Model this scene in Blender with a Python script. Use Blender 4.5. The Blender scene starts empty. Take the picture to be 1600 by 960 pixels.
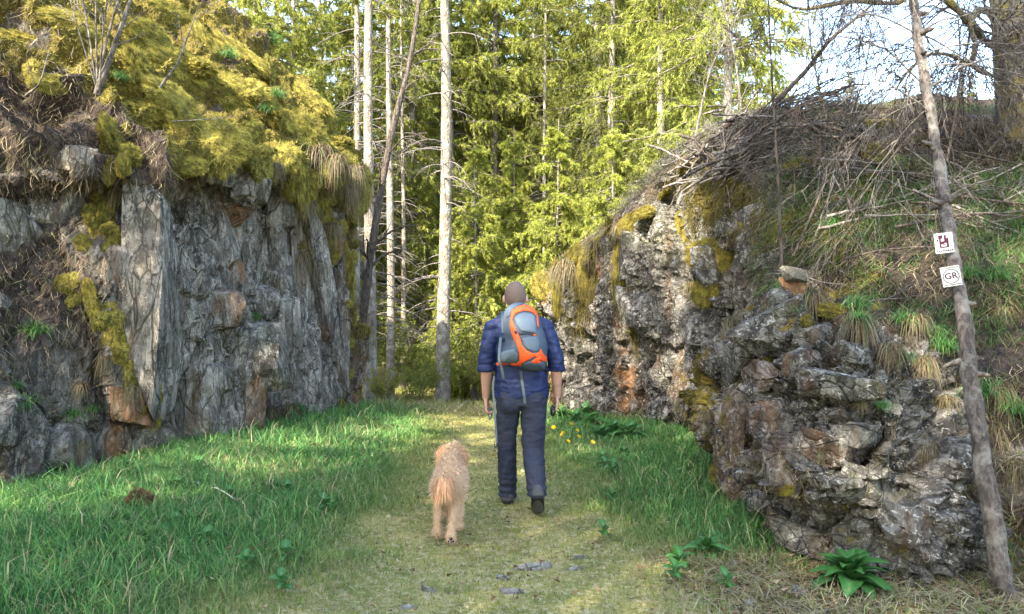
import bpy, bmesh, math, random
import numpy as np
from mathutils import Vector, Matrix, Quaternion

random.seed(7)
scene = bpy.context.scene
col = scene.collection

# ------------------------------------------------------------------ camera
F = 1155.0            # focal length in photograph pixels (1600 wide)
CH = 1.6              # eye height
cam_d = bpy.data.cameras.new('camera'); cam = bpy.data.objects.new('camera', cam_d); col.objects.link(cam)
cam.location = (0, 0, CH); cam.rotation_euler = (math.radians(90), 0, 0)
cam_d.sensor_width = 36; cam_d.lens = 36*F/1600; cam_d.clip_end = 2000; cam_d.clip_start = 0.05
scene.camera = cam

# ------------------------------------------------------------------ light
SUN_EL = 42.0
to_sun = Vector((-0.60, -0.80, 0)).normalized()*math.cos(math.radians(SUN_EL)) + Vector((0, 0, math.sin(math.radians(SUN_EL))))
world = bpy.data.worlds.new('World'); scene.world = world; world.use_nodes = True
wn = world.node_tree; bg = wn.nodes['Background']
sky = wn.nodes.new('ShaderNodeTexSky'); sky.sky_type = 'NISHITA'; sky.sun_disc = False
sky.sun_elevation = math.radians(SUN_EL); sky.sun_rotation = math.atan2(to_sun.x, to_sun.y)
sky.air_density = 1.0; sky.dust_density = 1.2; sky.ozone_density = 0.2
wn.links.new(sky.outputs[0], bg.inputs[0]); bg.inputs[1].default_value = 0.15
sd = bpy.data.lights.new('sun', 'SUN'); so = bpy.data.objects.new('sun', sd); col.objects.link(so)
sd.energy = 3.1; sd.angle = math.radians(0.5); sd.color = (1.0, 0.93, 0.80)
so.rotation_euler = to_sun.to_track_quat('Z', 'Y').to_euler()
scene.view_settings.view_transform = 'Standard'; scene.view_settings.look = 'None'
scene.view_settings.exposure = 3.15; scene.view_settings.gamma = 1.0
scene.view_settings.use_curve_mapping = False
scene.render.engine = 'CYCLES'
scene.cycles.max_bounces = 5; scene.cycles.diffuse_bounces = 3; scene.cycles.use_denoising = True; scene.cycles.denoising_prefilter = 'NONE'; scene.cycles.transparent_max_bounces = 4

# ------------------------------------------------------------------ helpers
def W(px, py, Y):
    return np.array([(px-800)/F*Y, Y, CH-(py-480)/F*Y])
def proj(P):
    return np.stack([800+F*P[..., 0]/P[..., 1], 480-F*(P[..., 2]-CH)/P[..., 1]], -1)
def lin(r, g, b):
    return tuple(((c/255)/12.92 if c/255 < .04045 else ((c/255+.055)/1.055)**2.4) for c in (r, g, b))
def nrm(v):
    return v/np.maximum(np.linalg.norm(v, axis=-1, keepdims=True), 1e-9)
def rng(s): return np.random.default_rng(s)
def sstep(a, b, x):
    t = np.clip((x-a)/(b-a), 0, 1); return t*t*(3-2*t)

def hsh(i, j, k, s):
    h = (i.astype(np.int64)*374761393 + j.astype(np.int64)*668265263 + k.astype(np.int64)*1440662683 + int(s)*974634777) & 0xFFFFFFFF
    h = ((h ^ (h >> 13))*1274126177) & 0xFFFFFFFF
    h = ((h ^ (h >> 15))*2246822519) & 0xFFFFFFFF
    return ((h ^ (h >> 16)) & 0xFFFFFF)/float(0x1000000)
def vnoise(P, s=0):
    c = np.floor(P); f = P-c; f = f*f*(3-2*f); c = c.astype(np.int64)
    r = 0
    for a in (0, 1):
        wa = f[..., 0] if a else 1-f[..., 0]
        for b in (0, 1):
            wb = f[..., 1] if b else 1-f[..., 1]
            for d in (0, 1):
                wd = f[..., 2] if d else 1-f[..., 2]
                r = r+wa*wb*wd*hsh(c[..., 0]+a, c[..., 1]+b, c[..., 2]+d, s)
    return r*2-1
def fbm(P, o=4, s=0, g=.5):
    r = 0; a = 1; t = 0
    for k in range(o):
        r = r+a*vnoise(P*(2.03**k)+k*13.7, s+k); t += a; a *= g
    return r/t
def facet(P, s=0, tilt=.9):
    """angular fractured-rock relief: every Voronoi cell is a tilted plane; also the distance to the cell edge"""
    sh = P.shape[:-1]; P = P.reshape(-1, 3)
    c = np.floor(P).astype(np.int64); n = len(P)
    b1 = np.full(n, 9.); b2 = np.full(n, 9.); val = np.zeros(n); idr = np.zeros(n)
    for i in (-1, 0, 1):
        for j in (-1, 0, 1):
            for k in (-1, 0, 1):
                q = c+np.array([i, j, k])
                h = [hsh(q[:, 0], q[:, 1], q[:, 2], s+m) for m in range(3)]
                ctr = q+np.stack(h, -1)
                d = P-ctr; d2 = (d*d).sum(1)
                g = np.stack([hsh(q[:, 0], q[:, 1], q[:, 2], s+11+m) for m in range(3)], -1)*2-1
                v = (hsh(q[:, 0], q[:, 1], q[:, 2], s+7)*2-1)+tilt*(g*d).sum(1)
                m1 = d2 < b1
                b2 = np.where(m1, b1, np.minimum(b2, d2)); b1 = np.where(m1, d2, b1)
                val = np.where(m1, v, val); idr = np.where(m1, h[0], idr)
    return val.reshape(sh), (np.sqrt(b2)-np.sqrt(b1)).reshape(sh), idr.reshape(sh)

def mesh(name, V, Fc, colr=None, smooth=True, mask=None):
    me = bpy.data.meshes.new(name)
    V = np.ascontiguousarray(V, np.float32).reshape(-1, 3); Fc = np.ascontiguousarray(Fc, np.int32)
    n, k = Fc.shape
    me.vertices.add(len(V)); me.vertices.foreach_set('co', V.ravel())
    me.loops.add(n*k); me.loops.foreach_set('vertex_index', Fc.ravel())
    me.polygons.add(n); me.polygons.foreach_set('loop_start', np.arange(0, n*k, k, dtype=np.int32))
    me.update(calc_edges=True)
    me.polygons.foreach_set('use_smooth', np.full(n, smooth))
    for nm, c in (('Col', colr), ('mask', mask)):
        if c is not None:
            c = np.asarray(c, np.float32).reshape(len(V), -1)
            if c.shape[1] == 3: c = np.concatenate([c, np.ones((len(V), 1), np.float32)], 1)
            at = me.attributes.new(nm, 'FLOAT_COLOR', 'POINT'); at.data.foreach_set('color', c.ravel())
    return me
def add(name, me, mat=None, parent=None, loc=None, rot=None, scl=None):
    o = bpy.data.objects.new(name, me); col.objects.link(o)
    if me is not None and mat is not None and len(me.materials) == 0: me.materials.append(mat)
    if parent is not None: o.parent = parent
    if loc is not None: o.location = tuple(float(a) for a in loc)
    if rot is not None: o.rotation_euler = rot
    if scl is not None: o.scale = scl
    return o
def tag(o, label=None, cat=None, group=None, kind=None):
    for k, v in (('label', label), ('category', cat), ('group', group), ('kind', kind)):
        if v: o[k] = v
    return o
def empty(name, loc, label, cat, group=None):
    o = add(name, None, loc=loc); o.empty_display_size = .1
    return tag(o, label, cat, group)
def join(parts):
    """parts: list of (V,F,C) with the same face size"""
    Vs, Fs, Cs, k = [], [], [], 0
    for p in parts:
        V = p[0].reshape(-1, 3)
        Vs.append(V); Fs.append(p[1]+k); k += len(V)
        if len(p) > 2 and p[2] is not None: Cs.append(p[2].reshape(-1, 3))
    return np.concatenate(Vs), np.concatenate(Fs), (np.concatenate(Cs) if Cs else None)

def blades(P, D, L, Wd, C, bend=.5, r=None, tipc=1.0):
    """curved grass blades: 5 verts, 3 triangles each"""
    n = len(P); r = r or rng(1)
    L = np.broadcast_to(L, (n,))[:, None]; Wd = np.broadcast_to(Wd, (n,))[:, None]
    a = r.uniform(0, 6.283, n); side = np.stack([np.cos(a), np.sin(a), np.zeros(n)], 1)
    b = r.uniform(0, 6.283, n); lean = np.stack([np.cos(b), np.sin(b), r.uniform(-.6, -.1, n)], 1)*(bend*r.uniform(.2, 1.2, n))[:, None]
    m = P+D*L*.55+lean*L*.22; t = P+D*L*.9+lean*L*.9
    V = np.stack([P-side*Wd*.5, P+side*Wd*.5, m-side*Wd*.4, m+side*Wd*.4, t], 1)
    i = np.arange(n)[:, None]*5
    Fc = np.concatenate([i+[0, 1, 3], i+[0, 3, 2], i+[2, 3, 4]], 0)
    C = np.repeat(C[:, None, :], 5, 1)
    return V.reshape(-1, 3), Fc, C.reshape(-1, 3)
def flecks(P, D, L, Wd, C, r):
    n = len(P); s = nrm(np.cross(D, r.normal(size=(n, 3))))
    L = np.broadcast_to(L, (n,))[:, None]; Wd = np.broadcast_to(Wd, (n,))[:, None]
    V = np.stack([P-s*Wd*.5, P+s*Wd*.5, P+D*L], 1)
    return V.reshape(-1, 3), (np.arange(n)[:, None]*3+[0, 1, 2]), np.repeat(C[:, None, :], 3, 1).reshape(-1, 3)
def tubes(P, R, sides=4):
    """n polylines of m points -> tubes (quads)"""
    n, m, _ = P.shape
    T = np.gradient(P, axis=1); T = nrm(T)
    ref = np.where(np.abs(T[:, :1, 2:3]) > .9, np.array([1., 0, 0]), np.array([0, 0, 1.]))
    A = nrm(np.cross(T, np.broadcast_to(ref, T.shape))); B = np.cross(T, A)
    th = np.arange(sides)*2*math.pi/sides
    V = P[:, :, None, :]+R[:, :, None, None]*(A[:, :, None, :]*np.cos(th)[None, None, :, None]+B[:, :, None, :]*np.sin(th)[None, None, :, None])
    idx = np.arange(n*m*sides).reshape(n, m, sides); nx = np.roll(idx, -1, 2)
    Fc = np.stack([idx[:, :-1], nx[:, :-1], nx[:, 1:], idx[:, 1:]], -1).reshape(-1, 4)
    return V.reshape(-1, 3), Fc
def grow(P, R, k, lenf, ang, grav, wob, r, t0=.2, t1=1., rr=.5, m=5, taper=.25, absl=None):
    """k child branches on every parent polyline"""
    n, mp, _ = P.shape
    t = np.sort(r.uniform(t0, t1, (n, k)), 1)*(mp-1); i = np.minimum(t.astype(int), mp-2); f = (t-i)[..., None]
    I = np.arange(n)[:, None]
    S = P[I, i]*(1-f)+P[I, i+1]*f; T = nrm(P[I, i+1]-P[I, i]); r0 = (R[I, i]*(1-f[..., 0])+R[I, i+1]*f[..., 0])*rr
    pl = np.linalg.norm(np.diff(P, axis=1), axis=2).sum(1)[:, None]
    L = (pl*lenf*(1-.5*t/(mp-1)) if absl is None else absl)*r.uniform(.5, 1.15, (n, k))
    pe = nrm(np.cross(T, r.normal(size=(n, k, 3)))); a = ang*r.uniform(.6, 1.3, (n, k, 1))
    D = T*np.cos(a)+pe*np.sin(a)
    s = np.linspace(0, 1, m)[None, None, :, None]; Lx = L[..., None, None]
    C = S[:, :, None]+D[:, :, None]*Lx*s+np.array([0, 0, 1.])*grav*Lx*s*s
    C = C+np.cumsum(r.normal(0, wob, C.shape)*np.minimum(s*3, 1), 2)*Lx/m
    Rr = r0[..., None]*np.linspace(1, taper, m)
    return C.reshape(n*k, m, 3), Rr.reshape(n*k, m)

# ------------------------------------------------------------------ node materials
class NT:
    def __init__(s, name):
        s.m = bpy.data.materials.new(name); s.m.use_nodes = True; s.t = s.m.node_tree
        s.b = s.t.nodes['Principled BSDF']; s.out = s.t.nodes['Material Output']
        s.b.inputs['Roughness'].default_value = .85; s.b.inputs['Specular IOR Level'].default_value = .25
    def n(s, ty, **kw):
        nd = s.t.nodes.new('ShaderNode'+ty)
        for k, v in kw.items():
            if k in ('op', 'operation'): nd.operation = v
            elif k == 'mode': nd.blend_type = v; nd.data_type = 'RGBA'
            else: s.set(nd, k, v)
        return nd
    def set(s, nd, k, v):
        if isinstance(k, str) and k.startswith('i') and k[1:].isdigit(): k = int(k[1:])
        inp = nd.inputs[k]
        if hasattr(v, 'is_output') or isinstance(v, bpy.types.NodeSocket): s.t.links.new(v, inp)
        elif isinstance(v, (tuple, list)) and len(v) == 3 and inp.type == 'RGBA': inp.default_value = (*v, 1)
        else: inp.default_value = v
    def co(s, sc=(1, 1, 1)):
        c = s.n('NewGeometry'); mp = s.n('Mapping'); s.t.links.new(c.outputs['Position'], mp.inputs[0]); mp.inputs['Scale'].default_value = sc
        return mp.outputs[0]
    def noise(s, scale, detail=6, rough=.6, vec=None, dist=0):
        nd = s.n('TexNoise', Scale=scale, Detail=detail, Roughness=rough, Distortion=dist)
        s.t.links.new(vec or s.co(), nd.inputs['Vector']); return nd.outputs['Fac']
    def vor(s, scale, vec=None, feat='F1', out='Distance'):
        nd = s.n('TexVoronoi', Scale=scale); nd.feature = feat
        s.t.links.new(vec or s.co(), nd.inputs['Vector']); return nd.outputs[out]
    def warp(s, v, amt, sc):
        nd = s.n('TexNoise', Scale=sc, Detail=3.); s.t.links.new(v, nd.inputs['Vector'])
        k = s.t.nodes.new('ShaderNodeVectorMath'); k.operation = 'SCALE'; s.t.links.new(nd.outputs['Color'], k.inputs[0]); k.inputs['Scale'].default_value = amt
        q = s.t.nodes.new('ShaderNodeVectorMath'); s.t.links.new(v, q.inputs[0]); s.t.links.new(k.outputs[0], q.inputs[1]); return q.outputs[0]
    def ramp(s, fac, a, b):
        nd = s.n('MapRange'); s.t.links.new(fac, nd.inputs[0]); nd.inputs[1].default_value = a; nd.inputs[2].default_value = b
        nd.interpolation_type = 'SMOOTHSTEP'; return nd.outputs[0]
    def mix(s, f, a, b, mode='MIX'):
        nd = s.t.nodes.new('ShaderNodeMix'); nd.data_type = 'RGBA'; nd.blend_type = mode
        for k, v in ((0, f), (6, a), (7, b)): s.set(nd, k, v)
        return nd.outputs[2]
    def math(s, op, a, b=0.):
        nd = s.n('Math', op=op); s.set(nd, 0, a); s.set(nd, 1, b); return nd.outputs[0]
    def attr(s, nm='Col'):
        nd = s.n('Attribute'); nd.attribute_name = nm; return nd.outputs['Color']
    def sep(s, c):
        nd = s.n('SeparateColor', i0=c); return nd.outputs
    def bump(s, h, st=.5, d=.02, norm=None):
        nd = s.n('Bump', Strength=st, Distance=d); s.t.links.new(h, nd.inputs['Height'])
        if norm is not None: s.t.links.new(norm, nd.inputs['Normal'])
        return nd.outputs[0]
    def base(s, c): s.set(s.b, 'Base Color', c)
    def normal(s, v): s.t.links.new(v, s.b.inputs['Normal'])
    def rough(s, v): s.set(s.b, 'Roughness', v)
    def translucent(s, c, f):
        tr = s.n('BsdfTranslucent'); s.set(tr, 0, c); mx = s.n('MixShader'); mx.inputs[0].default_value = f
        s.t.links.new(s.b.outputs[0], mx.inputs[1]); s.t.links.new(tr.outputs[0], mx.inputs[2]); s.t.links.new(mx.outputs[0], s.out.inputs[0])

def mat_blade(name, tr=.35, rough=.6):
    m = NT(name); c = m.attr('Col'); m.base(c); m.rough(rough); m.translucent(c, tr); return m.m
def mat_col(name, rough=.9, nz=None):
    m = NT(name); c = m.attr('Col')
    if nz:
        f = m.ramp(m.noise(nz, 5), .3, .75); c = m.mix(.55, c, m.mix(f, (.25, .25, .25), (1.6, 1.6, 1.6)), 'MULTIPLY')
        m.normal(m.bump(m.noise(nz*2, 5), .6, .01))
    m.base(c); m.rough(rough); return m.m
M = {}
M['grass'] = mat_blade('grass_blades')
M['moss'] = mat_blade('moss_strands', .2, .9)
M['needle'] = mat_blade('spruce_needles', .5, .6)

def mat_rock(name, dark, mid, light, pale_amt=.5, stretch=(1, 1, .35)):
    m = NT(name); msk = m.sep(m.attr('mask'))       # R moss, G soil, B rust, (A unused)
    v = m.co(stretch); w = m.co()
    big = m.ramp(m.noise(1.6, 7, .65, v, .6), .36, .66)
    c = m.mix(big, dark, mid)
    fine = m.ramp(m.noise(9, 7, .78, v, .5), .45, .60)
    c = m.mix(m.math('MULTIPLY', fine, .75), c, light)
    sp = m.ramp(m.noise(26, 6, .75, w, .8), .55, .63)
    pale = m.math('MULTIPLY', sp, m.ramp(m.noise(2.4, 4, .6, w), .34, .54))
    c = m.mix(m.math('MULTIPLY', pale, pale_amt), c, (.58, .55, .48))
    drk = m.ramp(m.noise(14, 6, .75, v, 1.2), .56, .66)
    c = m.mix(m.math('MULTIPLY', drk, .8), c, (.018, .018, .017))
    wv = m.warp(m.co((1.3, 1.3, .35) if stretch[2] < .5 else (1, 1, 1.3)), .6, 1.3); gate = m.ramp(m.noise(2.2, 3, .5, w), .38, .56)
    ck = m.math('MULTIPLY', m.ramp(m.vor(2.0, wv, 'DISTANCE_TO_EDGE'), .020, .003), m.ramp(m.noise(1.7, 3, .5, w), .60, .40))
    ck2 = m.math('MULTIPLY', m.ramp(m.vor(8.5, wv, 'DISTANCE_TO_EDGE'), .055, .008), gate)
    cell = m.vor(8.5, wv, 'F1', 'Color'); tone = m.sep(cell)[0]
    c = m.mix(.75, c, m.mix(tone, (.62, .61, .59), (1.40, 1.38, 1.34)), 'MULTIPLY')
    ckk = m.math('MAXIMUM', ck, m.math('MULTIPLY', ck2, .8)); c = m.mix(m.math('MULTIPLY', ckk, .78), c, (.014, .012, .010))
    rust = m.math('MULTIPLY', msk[2], m.ramp(m.noise(7, 6, .7, v), .35, .6))
    c = m.mix(m.math('MULTIPLY', rust, .85), c, m.mix(m.noise(20, 4, .6, w), (.20, .06, .012), (.30, .16, .06)))
    strk = m.math('MULTIPLY', m.ramp(m.noise(3.2, 6, .65, m.co((1, 1, .12)), .4), .54, .66), m.ramp(m.noise(.8, 3, .5, w), .42, .58))
    c = m.mix(m.math('MULTIPLY', strk, .7), c, (.13, .065, .026))
    alg = m.math('MULTIPLY', m.ramp(m.noise(1.1, 5, .6, w), .50, .68), m.ramp(m.noise(12, 5, .7, v), .4, .62))
    c = m.mix(m.math('MULTIPLY', alg, .55), c, (.075, .075, .018))
    soilc = m.mix(m.ramp(m.noise(13, 7, .7, w), .35, .65), (.022, .015, .012), (.095, .068, .048))
    c = m.mix(msk[1], c, soilc)
    mossc = m.mix(m.ramp(m.noise(16, 7, .75, w), .3, .7), (.050, .042, .010), (.21, .16, .022))
    mm = m.ramp(m.math('ADD', msk[0], m.math('MULTIPLY', m.math('SUBTRACT', m.noise(11, 6, .7, w), .5), .9)), .38, .58)
    c = m.mix(mm, c, mossc)
    m.base(c); m.rough(.88)
    b1 = m.bump(m.noise(5.5, 8, .76, v, .8), 1., .09)
    b2 = m.bump(m.noise(30, 6, .75, w, .6), .9, .022, b1)
    cr = m.math('MINIMUM', m.vor(5, m.co((1, 1, .4)), 'DISTANCE_TO_EDGE'), .08)
    b3 = m.bump(cr, .5, .10, b2)
    m.normal(m.bump(m.math('SUBTRACT', m.math('MULTIPLY', tone, .35), ckk), .9, .03, b3)); return m.m
M['rock_l'] = mat_rock('slate_rock', (.060, .050, .038), (.175, .152, .118), (.39, .35, .28), .6)
M['rock_r'] = mat_rock('schist_rock', (.040, .035, .028), (.115, .102, .082), (.34, .315, .265), 1.0, (1, 1, .8))

def mat_soil():
    m = NT('soil'); w = m.co()
    c = m.mix(m.ramp(m.noise(3, 8, .65, w), .35, .65), (.15, .15, .030), (.30, .25, .08))
    c = m.mix(m.ramp(m.noise(22, 7, .7, w), .48, .62), c, (.38, .31, .16)); c = m.mix(m.ramp(m.noise(9, 6, .7, w), .55, .68), c, (.07, .06, .025))
    m.base(c); m.normal(m.bump(m.noise(24, 8, .7, w), .8, .03)); return m.m
M['soil'] = mat_soil()
def mat_bark(name, a, b, lich=None, sc=(1, 1, .25)):
    m = NT(name); v = m.co(sc); w = m.co()
    c = m.mix(m.ramp(m.noise(30, 8, .7, v, .6), .36, .64), a, b)
    if lich: c = m.mix(m.math('MULTIPLY', m.ramp(m.noise(6, 7, .7, w), .46, .62), .9), c, lich)
    c = m.mix(m.math('MULTIPLY', m.ramp(m.noise(55, 5, .7, w), .6, .7), .7), c, (a[0]*.4, a[1]*.4, a[2]*.4))
    m.base(c); m.normal(m.bump(m.vor(34, m.co((1, 1, .45))), .8, .02, m.bump(m.noise(50, 8, .75, w), .8, .015))); return m.m
M['bark'] = mat_bark('spruce_bark', (.10, .08, .056), (.24, .20, .145), (.32, .29, .235))
M['bark_dead'] = mat_bark('dead_bark', (.036, .028, .021), (.125, .10, .08), (.20, .175, .14))
M['bark_moss'] = mat_bark('mossy_bark', (.05, .042, .032), (.17, .145, .105), (.20, .15, .03))
M['twig'] = mat_bark('twig_bark', (.065, .052, .041), (.225, .195, .165))
M['twig_dark'] = mat_bark('dark_twig_bark', (.030, .022, .017), (.11, .085, .062))

# ------------------------------------------------------------------ surfaces from control nets
def catmull(A, ns):
    """A (k, ..., 3): catmull-rom along axis 0, ns[i] samples in each segment"""
    k = len(A); out = []
    for i in range(k-1):
        p0 = A[max(i-1, 0)]; p1 = A[i]; p2 = A[i+1]; p3 = A[min(i+2, k-1)]
        ts = np.arange(ns[i])/ns[i]
        if i == k-2: ts = np.append(ts, 1.)
        t = ts.reshape((-1,)+(1,)*(A.ndim-1))
        # centripetal-ish tension .5 keeps overshoot low
        m1 = (p2-p0)*.38; m2 = (p3-p1)*.38
        out.append((2*t**3-3*t**2+1)*p1+(t**3-2*t**2+t)*m1+(-2*t**3+3*t**2)*p2+(t**3-t**2)*m2)
    return np.concatenate(out, 0)
def net_surface(net, step, cap=90):
    """net (cols, rows, 3) -> dense grid (nu, nv, 3), row coordinate v of every sample"""
    net = np.asarray(net, float)
    lu = np.linalg.norm(np.diff(net, axis=0), axis=2)[:, :5].mean(1); lv = np.linalg.norm(np.diff(net, axis=1), axis=2).mean(0)
    nu = [int(np.clip(l/step, 4, cap)) for l in lu]; nv = [int(np.clip(l/step, 4, cap)) for l in lv]
    G = catmull(net, nu); G = np.swapaxes(catmull(np.swapaxes(G, 0, 1), nv), 0, 1)
    vv = np.concatenate([i+np.arange(c)/c for i, c in enumerate(nv)]+[[len(nv)]])
    uu = np.concatenate([i+np.arange(c)/c for i, c in enumerate(nu)]+[[len(nu)]])
    return G, uu, vv
def gnorm(G):
    N = nrm(np.cross(np.gradient(G, axis=0), np.gradient(G, axis=1)))
    return N
def gfaces(nu, nv):
    i = np.arange(nu*nv).reshape(nu, nv)
    return np.stack([i[:-1, :-1], i[1:, :-1], i[1:, 1:], i[:-1, 1:]], -1).reshape(-1, 4)
def gsample(G, N, wt, n, r):
    """n random points on the grid surface, weight per grid vertex"""
    e1 = G[1:, :-1]-G[:-1, :-1]; e2 = G[:-1, 1:]-G[:-1, :-1]
    w = np.linalg.norm(np.cross(e1, e2), axis=2)*np.maximum(wt[:-1, :-1], 0); w = w.ravel(); c = np.cumsum(w)
    k = np.searchsorted(c, r.uniform(0, c[-1], n)); k = np.minimum(k, len(w)-1)
    i, j = np.unravel_index(k, (G.shape[0]-1, G.shape[1]-1)); a = r.uniform(0, 1, (n, 1)); b = r.uniform(0, 1, (n, 1))
    P = (G[i, j]*(1-a)+G[i+1, j]*a)*(1-b)+(G[i, j+1]*(1-a)+G[i+1, j+1]*a)*b
    return P, N[i, j], (i, j)
SURF = {}
def hit(px, py, which=None, rad=7):
    """first surface point met along the sight line through a photograph pixel"""
    best = None
    for nm, (G, N) in SURF.items():
        if which and nm not in which: continue
        P = G.reshape(-1, 3); ok = P[:, 1] > 1
        q = proj(P); d = np.hypot(q[:, 0]-px, q[:, 1]-py); rr = rad
        k = np.where(ok & (d < rr))[0]
        while len(k) == 0 and rr < 60: rr *= 1.6; k = np.where(ok & (d < rr))[0]
        if len(k) == 0: continue
        j = k[np.argmin(P[k, 1])]
        if best is None or P[j, 1] < best[0][1]: best = (P[j].copy(), N.reshape(-1, 3)[j].copy())
    return best
# ================================================================== TERRAIN
def ground_z(x, y):
    p = np.stack([x*.45, y*.45, np.zeros_like(x)], -1)
    z = .07*fbm(p, 3, 3)+.015*fbm(p*7, 3, 5)
    z = z*sstep(1.5, 4, np.abs(y)+np.abs(x)*.3+2)
    z = z-.85*sstep(10.4, 18.5, y)                                   # the path dips beyond the crest
    z = z+.10*np.exp(-((x+2.9)/.9)**2)*sstep(3, 5, y)*sstep(11.5, 9, y)
    z = z+.06*sstep(1.0, 2.2, x)*sstep(11, 8, y)*sstep(5, 6.5, y)-.02*sstep(1.2, 2.6, x)*sstep(5.6, 4.0, y)
    far = sstep(34, 150, y)*30+np.maximum(y-150, 0)*.02
    z = z+far*(1+.25*np.sin(x*.03+1))+sstep(26, 60, y)*2.0*fbm(np.stack([x*.05, y*.05, 0*x], -1), 3, 8)
    return z
def axis(d0, d1, st, lo, hi, k=30, pw=2.2):
    a = np.arange(d0, d1, st); t = np.linspace(0, 1, k)**pw
    return np.unique(np.round(np.concatenate([d0-(d0-lo)*t, a, d1+(hi-d1)*t]), 4))
gx = axis(-5.2, 4.6, .05, -320, 320); gy = axis(2.2, 14., .05, -120, 700, 40)
GX, GY = np.meshgrid(gx, gy, indexing='ij')
GG = np.stack([GX, GY, ground_z(GX, GY)], -1)
ground = add('ground', mesh('ground', GG.reshape(-1, 3), gfaces(len(gx), len(gy))), M['soil']); tag(ground, kind='structure')
def gz(x, y): return float(ground_z(np.array([x]), np.array([y]))[0])

# ---------------- left cliff with the moss bank above it
colsL = [  # base x, y, lean, lip z, back direction, steepness of the bank
    (-9.0, 2.0, .9, 2.7, (-.75, .66), 1.), (-6.3, 4.8, .9, 2.75, (-.75, .66), 1.), (-4.75, 6.35, .75, 2.8, (-.75, .66), 1.),
    (-4.25, 7.0, .55, 2.85, (-.78, .62), 1.), (-3.9, 7.5, .15, 2.95, (-.8, .6), 1.), (-3.35, 8.55, .12, 3.1, (-.82, .57), 1.),
    (-2.85, 9.8, .06, 3.25, (-.87, .5), 1.05), (-2.42, 11.0, .0, 3.35, (-.95, .3), 1.15), (-2.45, 11.75, .0, 3.35, (-1, .04), 1.3),
    (-3.2, 12.5, .1, 3.3, (-1, -.05), 1.3), (-5.5, 13.3, .4, 3.3, (-1, .0), 1.2), (-10, 15, .9, 3., (-1, .1), 1.)]
netL = []
for bx, by, ln, zl, d, st in colsL:
    def pt(off, z): return (bx+d[0]*off, by+d[1]*off, z)
    netL.append([pt(-.05, -.35), pt(ln*.22, .25*zl), pt(ln*.5+.05, .52*zl), pt(ln*.85+.17, .80*zl), pt(ln+.24, .93*zl), pt(ln-.04, zl+.08),
                 pt(ln+.38/st, zl+.62), pt(ln+1.0/st, zl+1.35), pt(ln+2.2/st, zl+2.5), pt(ln+3.5, zl+3.5), pt(ln+5.5, zl+4.1), pt(ln+16, zl+4.4)])
GL, uL, vL = net_surface(netL, .026, 64)
NL = gnorm(GL)
if NL[len(uL)//2, 20] @ np.array([1, -.5, 0]) < 0: NL = -NL
VV = np.broadcast_to(vL[None, :], GL.shape[:2]); UU = np.broadcast_to(uL[:, None], GL.shape[:2])
n1 = fbm(GL*1.3, 4, 21); n2 = fbm(GL*.6+9, 3, 22)
bank = sstep(4.5, 5.4, VV+n1*.7)                                     # 0 rock face, 1 bank above the lip
warp = np.stack([fbm(GL*1.1, 3, 30), fbm(GL*1.1, 3, 31), fbm(GL*1.1, 3, 32)], -1)*.10
f1, e1, i1 = facet((GL+warp)*np.array([1.5, 1.3, .62]), 40, .75)
f2, e2, i2 = facet((GL+warp)*np.array([4.8, 4.2, 2.3]), 41, .8)
f3, e3, i3 = facet((GL+warp*.6)*np.array([12, 11, 6.5]), 42, .8)
rock = .23*f1+.065*f2+.022*f3+.03*n1-.14*(1-sstep(0, .08, e1))-.035*(1-sstep(0, .12, e2))+.012*fbm(GL*14, 3, 45)
soilL = sstep(4.35, 3.35, UU+n2*.5)*sstep(.8, 2.2, VV+n1*.6)             # earthy gully at the near end
rock = rock*(1-.55*soilL)+soilL*.10*fbm(GL*3, 5, 47)
bil = (1-np.abs(fbm(GL*np.array([1.7, 1.7, 1.7]), 3, 50)))**2
pil = (1-np.abs(fbm(GL*np.array([3.6, 3.6, 3.6])+3, 3, 51)))**2
mossd = .50*(bil-.55)+.16*(pil-.5)+.03*fbm(GL*12, 3, 52)
disp = rock*(1-bank)+mossd*bank
disp = disp*sstep(0, .25, VV)
GLd = GL+NL*disp[..., None]; NLd = gnorm(GLd); NLd *= np.sign((NLd*NL).sum(-1, keepdims=True)+1e-9)
litter = sstep(.08, .42, fbm(GLd*1.5+4, 4, 55)+.9*sstep(4.9, 3.2, UU)*sstep(7.5, 6, VV)-.04)    # brown litter between cushions
mossL = bank*(1-litter)*sstep(.30, .52, bil+.2*n1)+(1-bank)*sstep(.42, .7, fbm(GL*np.array([2.2, 2.2, .7]), 3, 57)+.25*(VV/5)-.1+.42*sstep(6.0, 6.8, UU)*sstep(.5, 1.5, VV))*.8
soil = np.clip(np.maximum(soilL*sstep(-.4, .1, n1+.25)*(1-bank), bank*(.35+litter)), 0, 1)
rustL = sstep(.35, .62, fbm(GL*np.array([1.2, 1.2, .8]), 3, 58)+.55*np.exp(-((proj(GL)[..., 0]-205)/45)**2)*sstep(2.2, .5, VV))
cliffL = add('cliff', mesh('cliff', GLd, gfaces(*GLd.shape[:2]), smooth=False, mask=np.stack([mossL, soil, rustL], -1)), M['rock_l'])
tag(cliffL, 'grey slate cliff with a yellow moss bank hanging over its top', None, kind='structure')
SURF['L'] = (GLd, NLd)

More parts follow.
